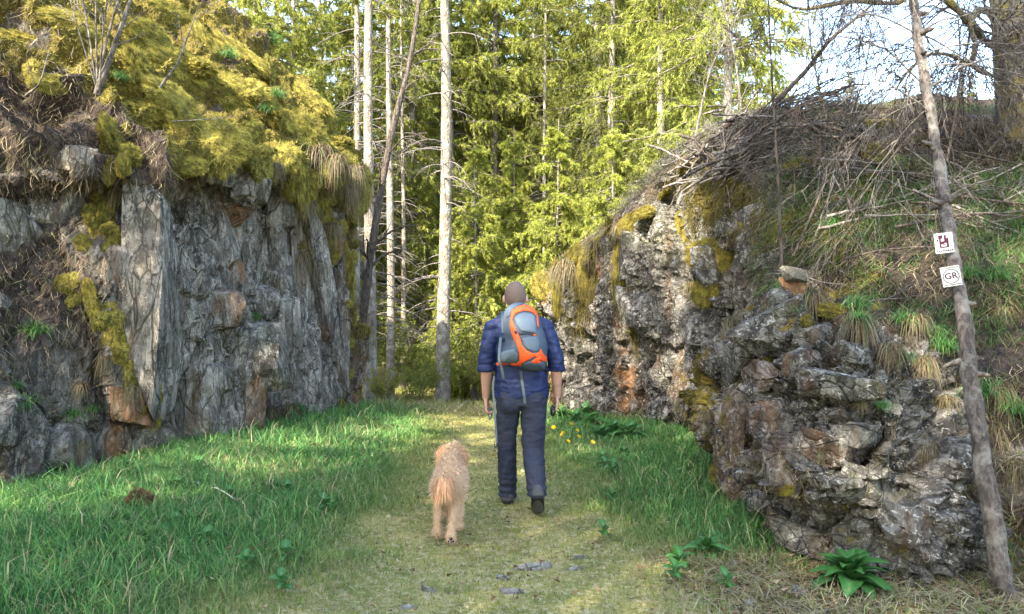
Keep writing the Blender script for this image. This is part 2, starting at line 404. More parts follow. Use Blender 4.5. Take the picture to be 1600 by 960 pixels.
# ---------------- right hill: rock wall at the far end, grassy slope with brushwood on top
netR = [
 [(1.9, 14.6, -1.3), (1.9, 14.5, .4), (1.9, 14.5, 1.2), (2.3, 14.6, 1.7), (3.2, 14.6, 1.9), (5, 14.8, 2.0), (9, 15.5, -1)],
 [(.95, 13.2, -.8), (.9, 13.1, .7), (.85, 13.0, 1.5), (1.3, 13.4, 2.0), (2.4, 13.7, 2.3), (4.2, 14, 2.5), (10, 15, -1)],
 [(.72, 12.0, -.5), (.66, 12.0, 1.0), (.55, 12.0, 1.95), (1.0, 12.4, 2.5), (2.1, 12.8, 2.9), (4, 13.2, 3.0), (11, 14, -.5)],
 [(1.2, 11, -.35), (1.10, 11, 1.3), (1.2, 11, 2.5), (1.75, 11.4, 3.0), (2.8, 12, 3.4), (4.8, 12.4, 3.5), (12, 13, 0)],
 [(1.75, 10, -.35), (1.62, 10, 1.6), (1.72, 10, 3.0), (2.3, 10.3, 3.5), (3.3, 10.9, 3.8), (5.3, 11.5, 3.9), (13, 12, 0)],
 [(2.2, 8.95, -.35), (2.08, 9, 1.8), (2.12, 9.25, 3.4), (2.7, 9.4, 3.8), (3.7, 10, 4.0), (5.8, 10.5, 4.0), (14, 11, 0)],
 [(2.35, 7.8, -.35), (2.4, 7.9, 1.5), (2.6, 8.25, 2.95), (3.0, 8.5, 3.65), (4.0, 9.2, 3.95), (6, 9.5, 3.95), (14, 10, 0)],
 [(2.3, 6.6, -.35), (2.6, 6.9, 1.3), (3.0, 7.5, 2.65), (3.4, 8.1, 3.65), (4.5, 8.8, 3.95), (6.5, 9, 3.95), (14, 9, 0)],
 [(2.5, 5.5, -.35), (2.85, 5.8, 1.2), (3.4, 6.8, 2.5), (4.15, 7.9, 3.55), (5.1, 8.5, 3.8), (7, 8.6, 3.8), (14, 8, 0)],
 [(2.75, 4.55, -.3), (3.1, 5.1, 1.0), (3.9, 6.2, 2.25), (4.9, 7.6, 3.35), (6, 8, 3.6), (8, 8, 3.7), (14, 7, 0)],
 [(3.2, 4.05, -.3), (3.7, 4.7, 1.0), (4.7, 5.8, 2.1), (6, 7, 3.1), (7, 7.3, 3.4), (9, 7, 3.5), (15, 6, 0)],
 [(4.8, 3.2, -.3), (5.3, 3.9, 1.0), (6.3, 5, 2.1), (7.5, 6, 3.1), (8.5, 6, 3.4), (10, 6, 3.5), (16, 4, 0)]]
GR_, uR, vR = net_surface(netR, .03, 64)
NR = gnorm(GR_)
if NR[len(uR)//2, 15] @ np.array([-1, -.5, .3]) < 0: NR = -NR
VV = np.broadcast_to(vR[None, :], GR_.shape[:2]); UU = np.broadcast_to(uR[:, None], GR_.shape[:2])
n1 = fbm(GR_*1.4, 4, 71); n2 = fbm(GR_*.7, 3, 72)
slope = np.maximum(sstep(1.75, 2.35, VV+n1*.45), sstep(5.6, 7.4, UU+n2*.5)*sstep(.1, .7, VV))
warp = np.stack([fbm(GR_*1.1, 3, 80), fbm(GR_*1.1, 3, 81), fbm(GR_*1.1, 3, 82)], -1)*.12
f1, e1, i1 = facet((GR_+warp)*np.array([1.3, 1.2, .55]), 90, .8)
f2, e2, i2 = facet((GR_+warp)*np.array([4.4, 4.2, 2.6]), 91, .8)
f3, e3, i3 = facet((GR_+warp*.6)*np.array([12, 12, 7.5]), 92, .8)
rock = .19*f1+.07*f2+.03*f3+.03*n1-.07*(1-sstep(0, .09, e1))-.04*(1-sstep(0, .12, e2))+.014*fbm(GR_*14, 3, 95)
sl = .16*n1+.10*fbm(GR_*3.3, 4, 97)+.05*f2*sstep(-.1, .3, n2)
disp = (rock*(1-slope)+sl*slope)*sstep(0, .2, VV)
GRd = GR_+NR*disp[..., None]; NRd = gnorm(GRd); NRd *= np.sign((NRd*NR).sum(-1, keepdims=True)+1e-9)
mossR = (1-slope)*sstep(.12, .5, fbm(GR_*np.array([1.8, 1.8, .6]), 3, 99)+.30*(VV/2-.5))*.75+slope*sstep(.22, .5, fbm(GR_*1.7, 4, 98))*.8
rustR = sstep(.25, .6, fbm(GR_*np.array([1.3, 1.3, 1]), 3, 100)+.25*sstep(5, 2, UU)*sstep(1.2, .2, VV))
barerock = sstep(.28, .40, fbm(GR_*1.1+5, 3, 103))*slope*sstep(4.2, 2.0, VV)
cliffR = add('cliff', mesh('cliff', GRd, gfaces(*GRd.shape[:2]), smooth=False, mask=np.stack([mossR, np.clip(slope-barerock, 0, 1), rustR], -1)), M['rock_r'])
tag(cliffR, 'dark rock wall and brushwood-covered bank on the side of the way marks', None, kind='structure')
SURF['R'] = (GRd, NRd)

# ---------------- big outcrop in front of the right bank
netB = [
 [(2.7, 7.6, -.3), (2.65, 7.5, .5), (2.6, 7.5, .9), (2.8, 7.7, 1.1), (3.2, 7.9, 1.0)],
 [(1.98, 7.0, -.3), (1.86, 6.95, .5), (1.84, 6.95, .92), (2.2, 7.1, 1.25), (2.9, 7.3, 1.2)],
 [(1.80, 6.0, -.3), (1.76, 6.05, .6), (1.82, 6.2, 1.08), (2.3, 6.5, 1.55), (2.9, 6.8, 1.5)],
 [(1.76, 5.1, -.3), (1.72, 5.15, .7), (1.84, 5.45, 1.28), (2.12, 5.8, 1.62), (2.7, 6.3, 1.55)],
 [(1.98, 4.62, -.3), (1.90, 4.62, .7), (2.0, 5.0, 1.38), (2.3, 5.55, 1.62), (2.8, 6.0, 1.6)],
 [(2.42, 4.5, -.3), (2.33, 4.42, .75), (2.4, 4.8, 1.25), (2.66, 5.35, 1.48), (3.0, 5.8, 1.6)],
 [(2.86, 4.62, -.3), (2.82, 4.6, .65), (2.86, 4.95, 1.12), (3.05, 5.4, 1.35), (3.3, 5.7, 1.4)],
 [(3.3, 4.9, -.3), (3.25, 5.0, .4), (3.3, 5.2, .8), (3.4, 5.6, 1.0), (3.6, 5.8, 1.1)]]
GB, uB, vB = net_surface(netB, .016, 80)
NB = gnorm(GB)
if NB[len(uB)//2, 15] @ np.array([-.3, -1, .3]) < 0: NB = -NB
VV = np.broadcast_to(vB[None, :], GB.shape[:2]); UU = np.broadcast_to(uB[:, None], GB.shape[:2])
n1 = fbm(GB*1.8, 4, 121)
warp = np.stack([fbm(GB*1.6, 3, 130), fbm(GB*1.6, 3, 131), fbm(GB*1.6, 3, 132)], -1)*.12
ang = .5; ca, sa = math.cos(ang), math.sin(ang)
Q = (GB+warp); Q = np.stack([Q[..., 0]*ca+Q[..., 2]*sa, Q[..., 1], -Q[..., 0]*sa+Q[..., 2]*ca], -1)
f1, e1, i1 = facet(Q*np.array([1.5, 1.6, 2.2]), 140, .8)
f2, e2, i2 = facet(Q*np.array([4.5, 4.5, 7]), 141, .8)
f3, e3, i3 = facet(Q*np.array([12, 12, 19]), 142, .9)
f4, e4, i4 = facet(Q*np.array([28, 28, 42]), 143, .9)
rock = .15*f1+.075*f2+.034*f3+.013*f4+.06*n1-.09*(1-sstep(0, .10, e1))-.03*(1-sstep(0, .12, e2))+.012*fbm(GB*20, 3, 145)
disp = rock*sstep(0, .2, VV)*sstep(0, .4, UU)*sstep(7, 6.5, UU)
GBd = GB+NB*disp[..., None]; NBd = gnorm(GBd); NBd *= np.sign((NBd*NB).sum(-1, keepdims=True)+1e-9)
mossB = sstep(.30, .6, fbm(GB*2, 4, 147)+.35*sstep(1.5, 3, VV)-.05)*.8+.6*sstep(2.6, 1.2, UU)*sstep(-.2, .3, n1)
soilB = sstep(.1, .5, fbm(GB*1.7, 4, 149)+.8*sstep(2.3, 3.2, VV)*sstep(3.5, 4.5, UU)-.15)
rustB = sstep(.3, .6, fbm(GB*1.5, 3, 148)+.3*sstep(2.6, 1.4, UU))
outcrop = add('rock_outcrop', mesh('rock_outcrop', GBd, gfaces(*GBd.shape[:2]), smooth=False, mask=np.stack([mossB, soilB, rustB], -1)), M['rock_r'])
tag(outcrop, 'rough white-flecked rock outcrop bulging out beside the leaning dead trunk', 'rock')
SURF['B'] = (GBd, NBd)

# ---------------- loose angular blocks: shared polyhedra
def rock_mesh(name, s, sub=4, planes=9, mat=None, mask=(0, 0, 0), rough=.03):
    r = rng(s); bm = bmesh.new(); bmesh.ops.create_icosphere(bm, subdivisions=sub, radius=1)
    D = np.array([v.co[:] for v in bm.verts]); D = nrm(D); Fc = np.array([[v.index for v in f.verts] for f in bm.faces]); bm.free()
    n = nrm(r.normal(size=(planes, 3)))
    ax = nrm(np.concatenate([np.eye(3), -np.eye(3)])+r.normal(0, .16, (6, 3))); n = np.concatenate([n, ax]); h = np.concatenate([r.uniform(.78, 1.2, planes), r.uniform(.8, 1, 6)])
    q = D@n.T; R = np.min(np.where(q > 1e-3, h/np.maximum(q, 1e-3), 9), 1)
    P = D*R[:, None]; P = P+D*(rough*fbm(P*3, 4, s)+.5*rough*fbm(P*11, 3, s+5))[:, None]
    me = mesh(name, P, Fc, smooth=False, mask=np.tile(np.array(mask, float), (len(P), 1))); me.materials.append(mat); return me
RL = [rock_mesh('rock_block', 200+i, 4, 5, M['rock_l'], ((0, 0, 0), (0, 0, .5), (.2, 0, 0), (0, 0, 0), (.35, 0, .3), (0, 0, .8))[i]) for i in range(6)]
RR = [rock_mesh('rock_block', 220+i, 4, 5, M['rock_r'], ((0, 0, 0), (.2, 0, .3), (.4, 0, 0), (.1, 0, 0), (.42, 0, .3), (0, 0, .5))[i]) for i in range(6)]
def block(parent, variants, px, py, w, h, which, dep=.5, tilt=0., v=None, sink=.25, r=random):
    p, n = hit(px, py, which, 9); s = p[1]/F
    sx, sz = w*s/2*1.05, h*s/2*1.05; sy = max(min(sx, sz)*dep*1.6, .03)
    nh = Vector((n[0], n[1], 0)); nh = nh.normalized() if nh.length > .05 else Vector((0, -1, 0))
    yaw = math.atan2(-nh.x, nh.y)+math.pi
    c = Vector(p)-nh*sy*sink
    o = add('rock_block', variants[(v if v is not None else r.randrange(len(variants)))], None, parent)
    o.matrix_world = Matrix.Translation(c) @ Matrix.Rotation(yaw, 4, 'Z') @ Matrix.Rotation(tilt, 4, 'Y') @ Matrix.Rotation(r.uniform(-.15, .15), 4, 'X') @ Matrix.Diagonal((sx, sy, sz, 1))
    return o
for a in [(280, 450, 105, 350, 0.03, 0), (365, 372, 84, 120, 0, 3), (342, 478, 56, 64, .05, 1), (385, 560, 110, 110, -.06, 0), (436, 445, 48, 64, 0, 0), (452, 395, 36, 110, .05, 3),
          (300, 640, 74, 120, .05, 0), (415, 630, 60, 120, 0, 1), (520, 470, 46, 280, .02, 0), (545, 520, 30, 250, .03, 4), (492, 590, 36, 150, 0, 0), (478, 440, 30, 200, 0, 4),
          (40, 650, 90, 80, .3, 0), (80, 706, 80, 50, -.2, 3), (30, 350, 110, 90, .1, 0), (92, 320, 76, 100, 0, 3), (200, 640, 70, 70, .1, 5), (195, 440, 44, 120, .05, 1),
          (350, 275, 50, 40, .1, 0), (395, 290, 60, 46, -.1, 3), (440, 335, 46, 50, 0, 0), (560, 400, 26, 150, 0, 2), (15, 470, 40, 30, .2, 3), (110, 250, 60, 40, .2, 0), (345, 600, 50, 60, .1, 0),
          (240, 690, 60, 50, 0, 3), (130, 690, 60, 60, 0, 0), (455, 520, 40, 90, 0, 0), (400, 480, 70, 50, .05, 3), (215, 330, 30, 90, 0, 0), (505, 340, 40, 60, 0, 2)]:
    block(cliffL, RL, a[0], a[1], a[2], a[3], ['L'], .38, a[4], a[5], 1.0 if a[0] == 280 else .72)
for a in [(962, 400, 40, 90, 0, 0), (1078, 295, 28, 66, .15, 3), (1182, 325, 95, 36, -.25, 3), 
          (1060, 590, 50, 120, .2, 4), (1000, 480, 80, 60, 0, 0), (1080, 420, 60, 60, 0, 2), (1215, 400, 60, 26, -.3, 3), (850, 405, 26, 20, .2, 3),
          (1060, 500, 60, 70, 0, 0), (1340, 210, 80, 60, .2, 3), (1400, 220, 60, 50, -.2, 2), (1290, 330, 60, 40, -.3, 0),
          (1110, 265, 60, 34, -.2, 3)]:
    block(cliffR, RR, a[0], a[1], a[2], a[3], ['R'], .40, a[4], a[5], .9)
for a in [(1165, 515, 175, 46, -.80, 3), (1215, 500, 110, 60, -.7, 0), (1130, 690, 62, 170, .05, 4), (1150, 770, 40, 60, 0, 4), (1170, 590, 80, 50, -.5, 1), (1120, 560, 60, 30, -.5, 3), (1190, 650, 60, 70, .1, 3),
          (1250, 600, 110, 50, -.25, 0), (1320, 610, 120, 44, .1, 3), (1220, 740, 70, 60, .2, 0), (1290, 700, 90, 50, .2, 1), (1370, 680, 80, 40, .1, 3), (1380, 760, 90, 60, .1, 0), (1300, 800, 100, 50, .1, 0),
          (1430, 720, 50, 70, .1, 2), (1260, 850, 90, 40, .1, 0), (1360, 850, 110, 50, .1, 2), (1290, 520, 60, 40, -.3, 3), (1345, 560, 70, 30, .1, 0), (1440, 830, 70, 60, 0, 0), (1215, 820, 60, 40, .2, 1),
          (1255, 555, 50, 40, -.4, 3), (1410, 610, 40, 26, 0, 3)]:
    block(outcrop, RR, a[0], a[1], a[2], a[3], ['B'], .40, a[4], a[5], .8)
# ================================================================== MOSS
def moss_cols(n, r, a=(.40, .335, .06), b=(.16, .155, .032), br=.13):
    t = r.beta(1.6, 1.3, (n, 1)); c = np.array(a)*t+np.array(b)*(1-t)
    k = r.uniform(0, 1, (n, 1)) < br
    c = np.where(k, np.array([.13, .075, .025])*r.uniform(.5, 1.2, (n, 1)), c)
    return c*r.uniform(.75, 1.2, (n, 1))
def cushion_mesh(s, a=(.40, .335, .06), b=(.16, .155, .032)):
    r = rng(s); bm = bmesh.new(); bmesh.ops.create_icosphere(bm, subdivisions=5, radius=1)
    D = nrm(np.array([v.co[:] for v in bm.verts])); Fc = np.array([[v.index for v in f.verts] for f in bm.faces]); bm.free()
    R = .9+.34*fbm(D*1.6, 3, s)+.30*((1-np.abs(fbm(D*3.6+s, 3, s+3)))**2-.5)+.12*fbm(D*9, 3, s+4)
    V = D*R[:, None]; tone = .5+.8*sstep(-.4, .5, fbm(D*4.1+7, 3, s+8)); C = moss_cols(len(V), r, a, b)*.7*tone[:, None]
    n = 13000; k = r.integers(0, len(V), n); P = V[k]*r.uniform(.97, 1.01, (n, 1))
    d = nrm(D[k]+r.normal(0, .45, (n, 3))+np.array([0, 0, -.45]))
    f = flecks(P, d, r.uniform(.07, .28, n), r.uniform(.012, .028, n), moss_cols(n, r, a, b)*tone[k][:, None], r)
    V, Fc, C = join([(V, Fc, C), f])
    me = mesh('moss_cushion', V, Fc, C); me.materials.append(M['moss']); return me
CU = [cushion_mesh(300+i) for i in range(4)]
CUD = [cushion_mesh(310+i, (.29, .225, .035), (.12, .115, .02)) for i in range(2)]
def cushion(parent, which, px, py, w, h, tilt=0, vs=CU, dep=.62):
    p, n = hit(px, py, which, 9); s = p[1]/F; r = random
    sx, sz = w*s/2*.95, h*s/2*.95; sy = min(sx, sz)*dep+.02
    nn = Vector(n)
    if nn.z < .35: sy *= .62
    if nn.z < -.1: nn.z = -.1
    nn.normalize()
    # local -Y along the surface normal, local X along the picture's horizontal
    yv = -nn; xv = Vector((1, 0, 0))-yv*yv.x; xv.normalize(); zv = xv.cross(yv); zv.normalize()
    Rm = Matrix((xv, yv, zv)).transposed().to_4x4()
    o = add('moss_cushion', vs[r.randrange(len(vs))], None, parent)
    o.matrix_world = Matrix.Translation(Vector(p)-nn*sy*.38) @ Rm @ Matrix.Rotation(math.radians(tilt), 4, 'Y') @ Matrix.Diagonal((sx*r.choice((-1, 1)), sy, sz, 1))
for a in [(205, 165, 100, 60, 10), (255, 190, 120, 90, 15), (335, 218, 105, 100, 25), (300, 185, 90, 60, 20), (190, 215, 62, 90, 0), (418, 255, 52, 70, 10), (402, 205, 44, 34, 0), (485, 215, 90, 66, 35),
          (430, 165, 64, 54, 25), (355, 150, 120, 56, 20), (290, 112, 110, 56, 20), (240, 60, 80, 50, 20), (315, 95, 64, 44, 20), (375, 76, 110, 34, 28), (432, 106, 100, 34, 30), (492, 146, 90, 36, 38),
          (524, 190, 40, 62, -20), (482, 290, 40, 100, 0), (500, 322, 30, 74, 0), (545, 270, 40, 60, 10), (562, 312, 28, 60, 0), 
          (40, 118, 84, 46, 0), (85, 125, 54, 34, 0), (110, 30, 80, 30, 10), (30, 52, 80, 40, 0), (400, 685, 30, 40, 0), (155, 752, 60, 28, 20), (330, 60, 80, 36, 20),
          (270, 142, 90, 46, 15), (385, 130, 80, 46, 20), (228, 100, 70, 50, 20), (448, 240, 46, 50, 0), (540, 215, 36, 50, 0), (578, 285, 18, 60, 0), (270, 20, 70, 34, 10), (215, 240, 40, 46, 0),
          (300, 250, 50, 30, 0), (460, 190, 50, 40, 20), (150, 60, 60, 30, 10), (545, 640, 18, 46, 0), (240, 640, 26, 80, 0), (415, 630, 20, 70, 0), (552, 430, 20, 90, 0), (205, 30, 50, 34, 20)]:
    cushion(cliffL, ['L'], *a)
for line, k, sz in [([(108, 432), (150, 480), (188, 512), (216, 555), (228, 605)], 30, 34), ([(188, 505), (205, 545), (222, 590)], 12, 40), ([(178, 308), (165, 340), (170, 375)], 14, 36), ([(245, 610), (240, 670)], 7, 20), ([(470, 270), (492, 300), (500, 350)], 10, 26), ([(560, 250), (572, 300), (568, 360)], 10, 22), ([(200, 190), (190, 250), (178, 270)], 10, 34), ([(462, 268), (488, 330), (492, 410)], 18, 34), ([(535, 262), (556, 330), (556, 430)], 18, 30), ([(400, 240), (425, 262), (440, 300)], 10, 36), ([(510, 250), (520, 320), (515, 360)], 10, 30), ([(560, 430), (556, 520), (552, 600)], 10, 16)]:
    q = np.array(line, float); tt = np.linspace(0, len(q)-1, k)
    for t in tt:
        i = min(int(t), len(q)-2); p = q[i]*(1-(t-i))+q[i+1]*(t-i)+np.array([random.gauss(0, sz*.34), random.gauss(0, sz*.26)]); s_ = sz*random.uniform(.55, 1.1)
        cushion(cliffL, ['L'], p[0], p[1], s_*.8, s_*random.uniform(.9, 1.5), random.uniform(-20, 20), vs=CUD if random.random() < .5 else CU, dep=.45)
for a in [(1118, 402, 80, 60, 0), (1118, 245, 70, 40, 0), (950, 368, 54, 34, -30), (1002, 325, 44, 24, -40), (846, 440, 40, 56, -20), (880, 405, 74, 34, -25), (1350, 190, 90, 44, 10), (1400, 215, 70, 44, 10), (1430, 205, 40, 40, 0),
          (955, 430, 36, 90, 0), (1370, 240, 40, 60, 0), (1095, 450, 40, 50, 0), (1300, 400, 50, 24, 0), (1060, 350, 30, 60, 0), (900, 440, 24, 70, 0), (1240, 250, 50, 24, 0), (915, 385, 50, 30, -30), (975, 345, 50, 26, -40), (1030, 300, 40, 26, -45), (860, 430, 36, 40, -30), (1060, 260, 40, 26, -45), (1150, 240, 60, 26, 0), (865, 470, 20, 60, 0)]:
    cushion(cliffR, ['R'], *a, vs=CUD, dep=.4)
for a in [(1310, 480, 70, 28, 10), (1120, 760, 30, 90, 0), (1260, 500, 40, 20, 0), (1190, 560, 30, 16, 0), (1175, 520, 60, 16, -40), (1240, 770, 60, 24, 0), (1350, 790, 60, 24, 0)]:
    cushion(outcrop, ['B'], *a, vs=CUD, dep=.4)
r = rng(320)
vis = (GLd[..., 1] < 14)*(GLd[..., 2] < 7.5)*(np.abs(proj(np.maximum(GLd, [-99, .5, -99]))[..., 0]-400) < 650)
n = 150000; P, Nn, (ii, jj) = gsample(GLd, NLd, (mossL*bank+.25*mossL)*vis, n, r)
d = nrm(Nn+r.normal(0, .5, (n, 3))+np.array([0, 0, -.35])); tone = .5+.8*sstep(-.4, .5, fbm(P*4.5, 3, 321))[:, None]
V, Fc, C = flecks(P, d, r.uniform(.02, .07, n), r.uniform(.005, .011, n), moss_cols(n, r)*tone, r)
o = add('moss', mesh('moss', V, Fc, C), M['moss'], cliffL); o['kind'] = 'stuff'
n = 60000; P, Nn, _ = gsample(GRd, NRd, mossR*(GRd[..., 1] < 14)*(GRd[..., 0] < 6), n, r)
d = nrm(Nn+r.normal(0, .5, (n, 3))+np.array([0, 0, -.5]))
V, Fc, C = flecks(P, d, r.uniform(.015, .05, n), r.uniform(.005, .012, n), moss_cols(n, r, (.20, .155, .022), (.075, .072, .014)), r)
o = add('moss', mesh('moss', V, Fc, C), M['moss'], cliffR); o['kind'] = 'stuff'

# ================================================================== GRASS AND LITTER
def pal(n, r, cols, w):
    c = np.array(cols)[r.choice(len(cols), n, p=np.array(w)/sum(w))]; return c*r.uniform(.7, 1.25, (n, 1))
GREEN = [(.075, .19, .048), (.11, .245, .058), (.17, .28, .070), (.055, .15, .04), (.38, .33, .17)]
def scatter_ground(n, x0, x1, y0, y1, r, pw=1.):
    y = y0+(y1-y0)*r.uniform(0, 1, n)**pw; x = r.uniform(x0, x1, n); return x, y
def path_half(y): return np.interp(y, [0, 3.5, 4.5, 6, 8.5, 11, 14], [1.5, 1.32, 1.12, .88, .68, .6, .8])
def path_mid(y): return np.interp(y, [0, 4, 6, 8.5, 11, 14], [-.08, -.08, -.2, -.28, -.62, -1.0])
def inside_rock(x, y):
    """true where the ground lies under the cliffs"""
    L = np.array([(c[0], c[1]) for c in colsL]); xl = np.interp(y, L[:8, 1], L[:8, 0])
    Rr = np.array([(1.76, 5.1), (1.8, 6), (1.98, 7), (2.3, 7.8), (2.2, 8.95), (1.75, 10), (1.2, 11), (.72, 12), (.95, 13.2)])
    xr = np.interp(y, Rr[:, 1], Rr[:, 0]); xr = np.where(y < 4.55, 9, np.where(y < 5.1, np.interp(y, [4.55, 5.1], [2.3, 1.76]), xr))
    return (x < xl-.05)*(y < 12) | (x > xr+.08)*(y < 13.5)
def clump(x, y, s, f): return fbm(np.stack([x*f, y*f, 0*x], -1), 3, s)
r = rng(400)
x, y = scatter_ground(430000, -5.6, 3.4, 2.4, 12.5, r, 1.25)
edge = (np.abs(x-path_mid(y))-path_half(y))
lush = sstep(-.55, .55, edge+.36*clump(x, y, 401, 1.3)+.20*clump(x, y, 405, 6))
rightdry = sstep(.75, 1.3, x)*sstep(5.1, 4.3, y)
keep = (~inside_rock(x, y)) & (r.uniform(0, 1, len(x)) < .62+.38*lush) & (r.uniform(0, 1, len(x)) > rightdry*.75)
x, y, lush, rightdry = x[keep], y[keep], lush[keep], rightdry[keep]; n = len(x)
z = ground_z(x, y); P = np.stack([x, y, z-.004], 1)
up = nrm(np.stack([r.normal(0, .22, n), r.normal(0, .22, n), np.ones(n)], 1))
tl = lush*(1-.6*rightdry); L = (.032+.105*tl*(1+.5*clump(x, y, 402, 2.5)))*r.uniform(.55, 1.35, n)
wd = (.0035+.0035*tl)*r.uniform(.7, 1.3, n)*np.interp(y, [3, 10], [1, 1.7])
gcol = pal(n, r, GREEN, [3, 3, 2, 2.6, .9])
turf = pal(n, r, [(.25, .245, .05), (.34, .30, .11), (.15, .20, .045), (.42, .36, .18)], [3, 2.2, 2.4, 1.0])
patch = sstep(-.3, .3, clump(x, y, 403, 1.3)+.8*clump(x, y, 408, 7))[:, None]
turf = turf*(.55+.45*patch)+np.array([.12, .20, .045])*(1-patch)*.45
dryp = (sstep(.10, .45, clump(x, y, 406, 1.1)+.35*clump(x, y, 407, 4))*.75*tl)[:, None]*(r.uniform(0, 1, (n, 1)) < .6)
gcol = gcol*(1-dryp)+pal(n, r, [(.36, .30, .15), (.28, .27, .09), (.22, .16, .075)], [2, 2, 1])*dryp
L = L*(1-.35*dryp[:, 0])*(1+.9*(r.uniform(0, 1, n) < .05))
C = gcol*tl[:, None]+turf*(1-tl[:, None])
V, Fc, C = blades(P, up, L, wd, C, .75, r)
tag(add('grass', mesh('grass', V, Fc, C), M['grass']), 'lush green grass and short turf along the path', 'grass', kind='stuff')
# straw and dead blades lying flat: path edges, near right corner, sunny patch beyond the crest
def straw(n, x0, x1, y0, y1, wf, Lr, r, cols=((.34, .27, .14), (.24, .175, .085), (.42, .36, .22), (.15, .10, .05)), flat=.25):
    x, y = scatter_ground(n, x0, x1, y0, y1, r); k = (r.uniform(0, 1, n) < wf(x, y)) & ~inside_rock(x, y); x, y = x[k], y[k]; n = len(x)
    a = r.uniform(0, 6.283, n); D = nrm(np.stack([np.cos(a), np.sin(a), r.uniform(0, flat, n)], 1))
    return blades(np.stack([x, y, ground_z(x, y)+.012+r.uniform(0, .03, n)], 1), D, r.uniform(*Lr, n), r.uniform(.003, .006, n), pal(n, r, list(cols), [3, 2, 2, 1]), .4, r)
A = straw(90000, -2.6, 2.0, 2.6, 10.5, lambda x, y: .04+.22*sstep(.15, -.35, np.abs(x-path_mid(y))-path_half(y))*sstep(-.35, .25, clump(x, y, 411, 4.5))+.7*sstep(.05, .4, clump(x, y, 410, 2.2))*np.exp(-((np.abs(x-path_mid(y))-path_half(y))/.35)**2), (.025, .10), r)
B = straw(16000, .7, 4.0, 2.6, 4.9, lambda x, y: .75*sstep(.7, 1.4, x)+.15, (.05, .22), r, flat=.5)
Cc = straw(34000, -4.5, 2.0, 11.0, 20., lambda x, y: .35+.65*sstep(-.2, .3, clump(x, y, 412, .8)), (.10, .35), r, ((.46, .36, .19), (.36, .24, .11), (.55, .48, .30), (.22, .22, .06)), .9)
n = 15000; x, y = scatter_ground(n, .75, 4.4, 2.6, 4.9, r); k = (~inside_rock(x, y)) & (r.uniform(0, 1, n) < sstep(.75, 1.5, x)); x, y = x[k], y[k]; n = len(x)
D2 = nrm(np.stack([r.normal(0, 1, n), r.normal(0, 1, n), r.uniform(0, .5, n)], 1)); Lf = flecks(np.stack([x, y, ground_z(x, y)+.006+r.uniform(0, .02, n)], 1), D2, r.uniform(.015, .05, n), r.uniform(.01, .03, n), pal(n, r, [(.10, .06, .032), (.19, .11, .055), (.045, .03, .02), (.28, .19, .10)], [3, 2, 3, 1]), r)
n = 2600; x, y = scatter_ground(n, -3.6, 1.9, 2.8, 11, r); k = ~inside_rock(x, y); x, y = x[k], y[k]; n = len(x); lush_ = sstep(0, .5, np.abs(x-path_mid(y))-path_half(y))
D3 = nrm(np.stack([r.normal(0, 1, n), r.normal(0, 1, n), r.uniform(-.1, .4, n)], 1)); Lg = flecks(np.stack([x, y, ground_z(x, y)+.02+.06*lush_*r.uniform(0, 1, n)], 1), D3, r.uniform(.015, .045, n), r.uniform(.012, .03, n), pal(n, r, [(.20, .11, .05), (.34, .22, .11), (.10, .06, .03), (.42, .33, .2)], [3, 2, 2, 1]), r)
V, Fc, C = join([A, B, Cc, Lf, Lg])
tag(add('dry_grass', mesh('dry_grass', V, Fc, C), M['grass']), 'dead straw and bracken lying along the path edges and sunny clearing', 'dry grass', kind='stuff')
# taller sunny grass beyond the crest
n = 26000; x, y = scatter_ground(n, -6, 5, 11.5, 24, r); z = ground_z(x, y)
V, Fc, C = blades(np.stack([x, y, z], 1), nrm(np.stack([r.normal(0, .3, n), r.normal(0, .3, n), np.ones(n)], 1)), r.uniform(.06, .3, n), r.uniform(.008, .018, n), pal(n, r, [(.20, .23, .04), (.30, .27, .07), (.12, .17, .03)], [2, 2, 2]), .8, r)
tag(add('clearing_grass', mesh('clearing_grass', V, Fc, C), M['grass']), 'sunny yellow-green grass on the forest floor beyond the cutting', 'grass', kind='stuff')
# bank litter: dead grass, rootlets, needles on both banks and the earthy gully
def bank_blades(G, N, wt, n, r, cols, w, Lr, Wr, hang=.6, bend=.8):
    P, Nn, _ = gsample(G, N, wt, n, r); D = nrm(Nn*.6+r.normal(0, .45, (n, 3))+np.array([0, 0, -hang]))
    return blades(P, D, r.uniform(*Lr, n), r.uniform(*Wr, n), pal(n, r, cols, w), bend, r)
DRY = [(.26, .20, .11), (.15, .105, .06), (.36, .30, .18), (.06, .045, .03), (.12, .15, .04)]
visR = (GRd[..., 1] < 13.5)*(GRd[..., 0] < 6.2)*(GRd[..., 2] < 4.6)
vq = np.broadcast_to(vR[None, :], GRd.shape[:2])
slR = slope*visR*sstep(4.6, 3.6, vq)
A = bank_blades(GRd, NRd, slR, 75000, r, DRY, [3.5, 2.2, 3, 1.2, 2], (.05, .22), (.003, .007), .5)
B = bank_blades(GRd, NRd, slR*sstep(-.1, .25, fbm(GRd*1.2, 3, 430)), 34000, r, [(.07, .17, .04), (.12, .20, .05), (.05, .12, .03), (.25, .22, .09)], [1, 1, 1, .6], (.08, .24), (.004, .008), .0)
Cc = bank_blades(GLd, NLd, np.clip(litter*bank+soilL*.8, 0, 1)*vis, 42000, r, DRY, [2, 3, 1.3, 3, .6], (.05, .2), (.003, .007), .6)
D_ = bank_blades(GBd, NBd, soilB, 9000, r, DRY, [3, 3, 2, 2, 1.2], (.03, .12), (.002, .005), .7)
E_ = bank_blades(GRd, NRd, (1-slope)*visR*mossR, 9000, r, [(.10, .095, .025), (.15, .11, .05)], [1, 1], (.06, .22), (.003, .006), 1.6)
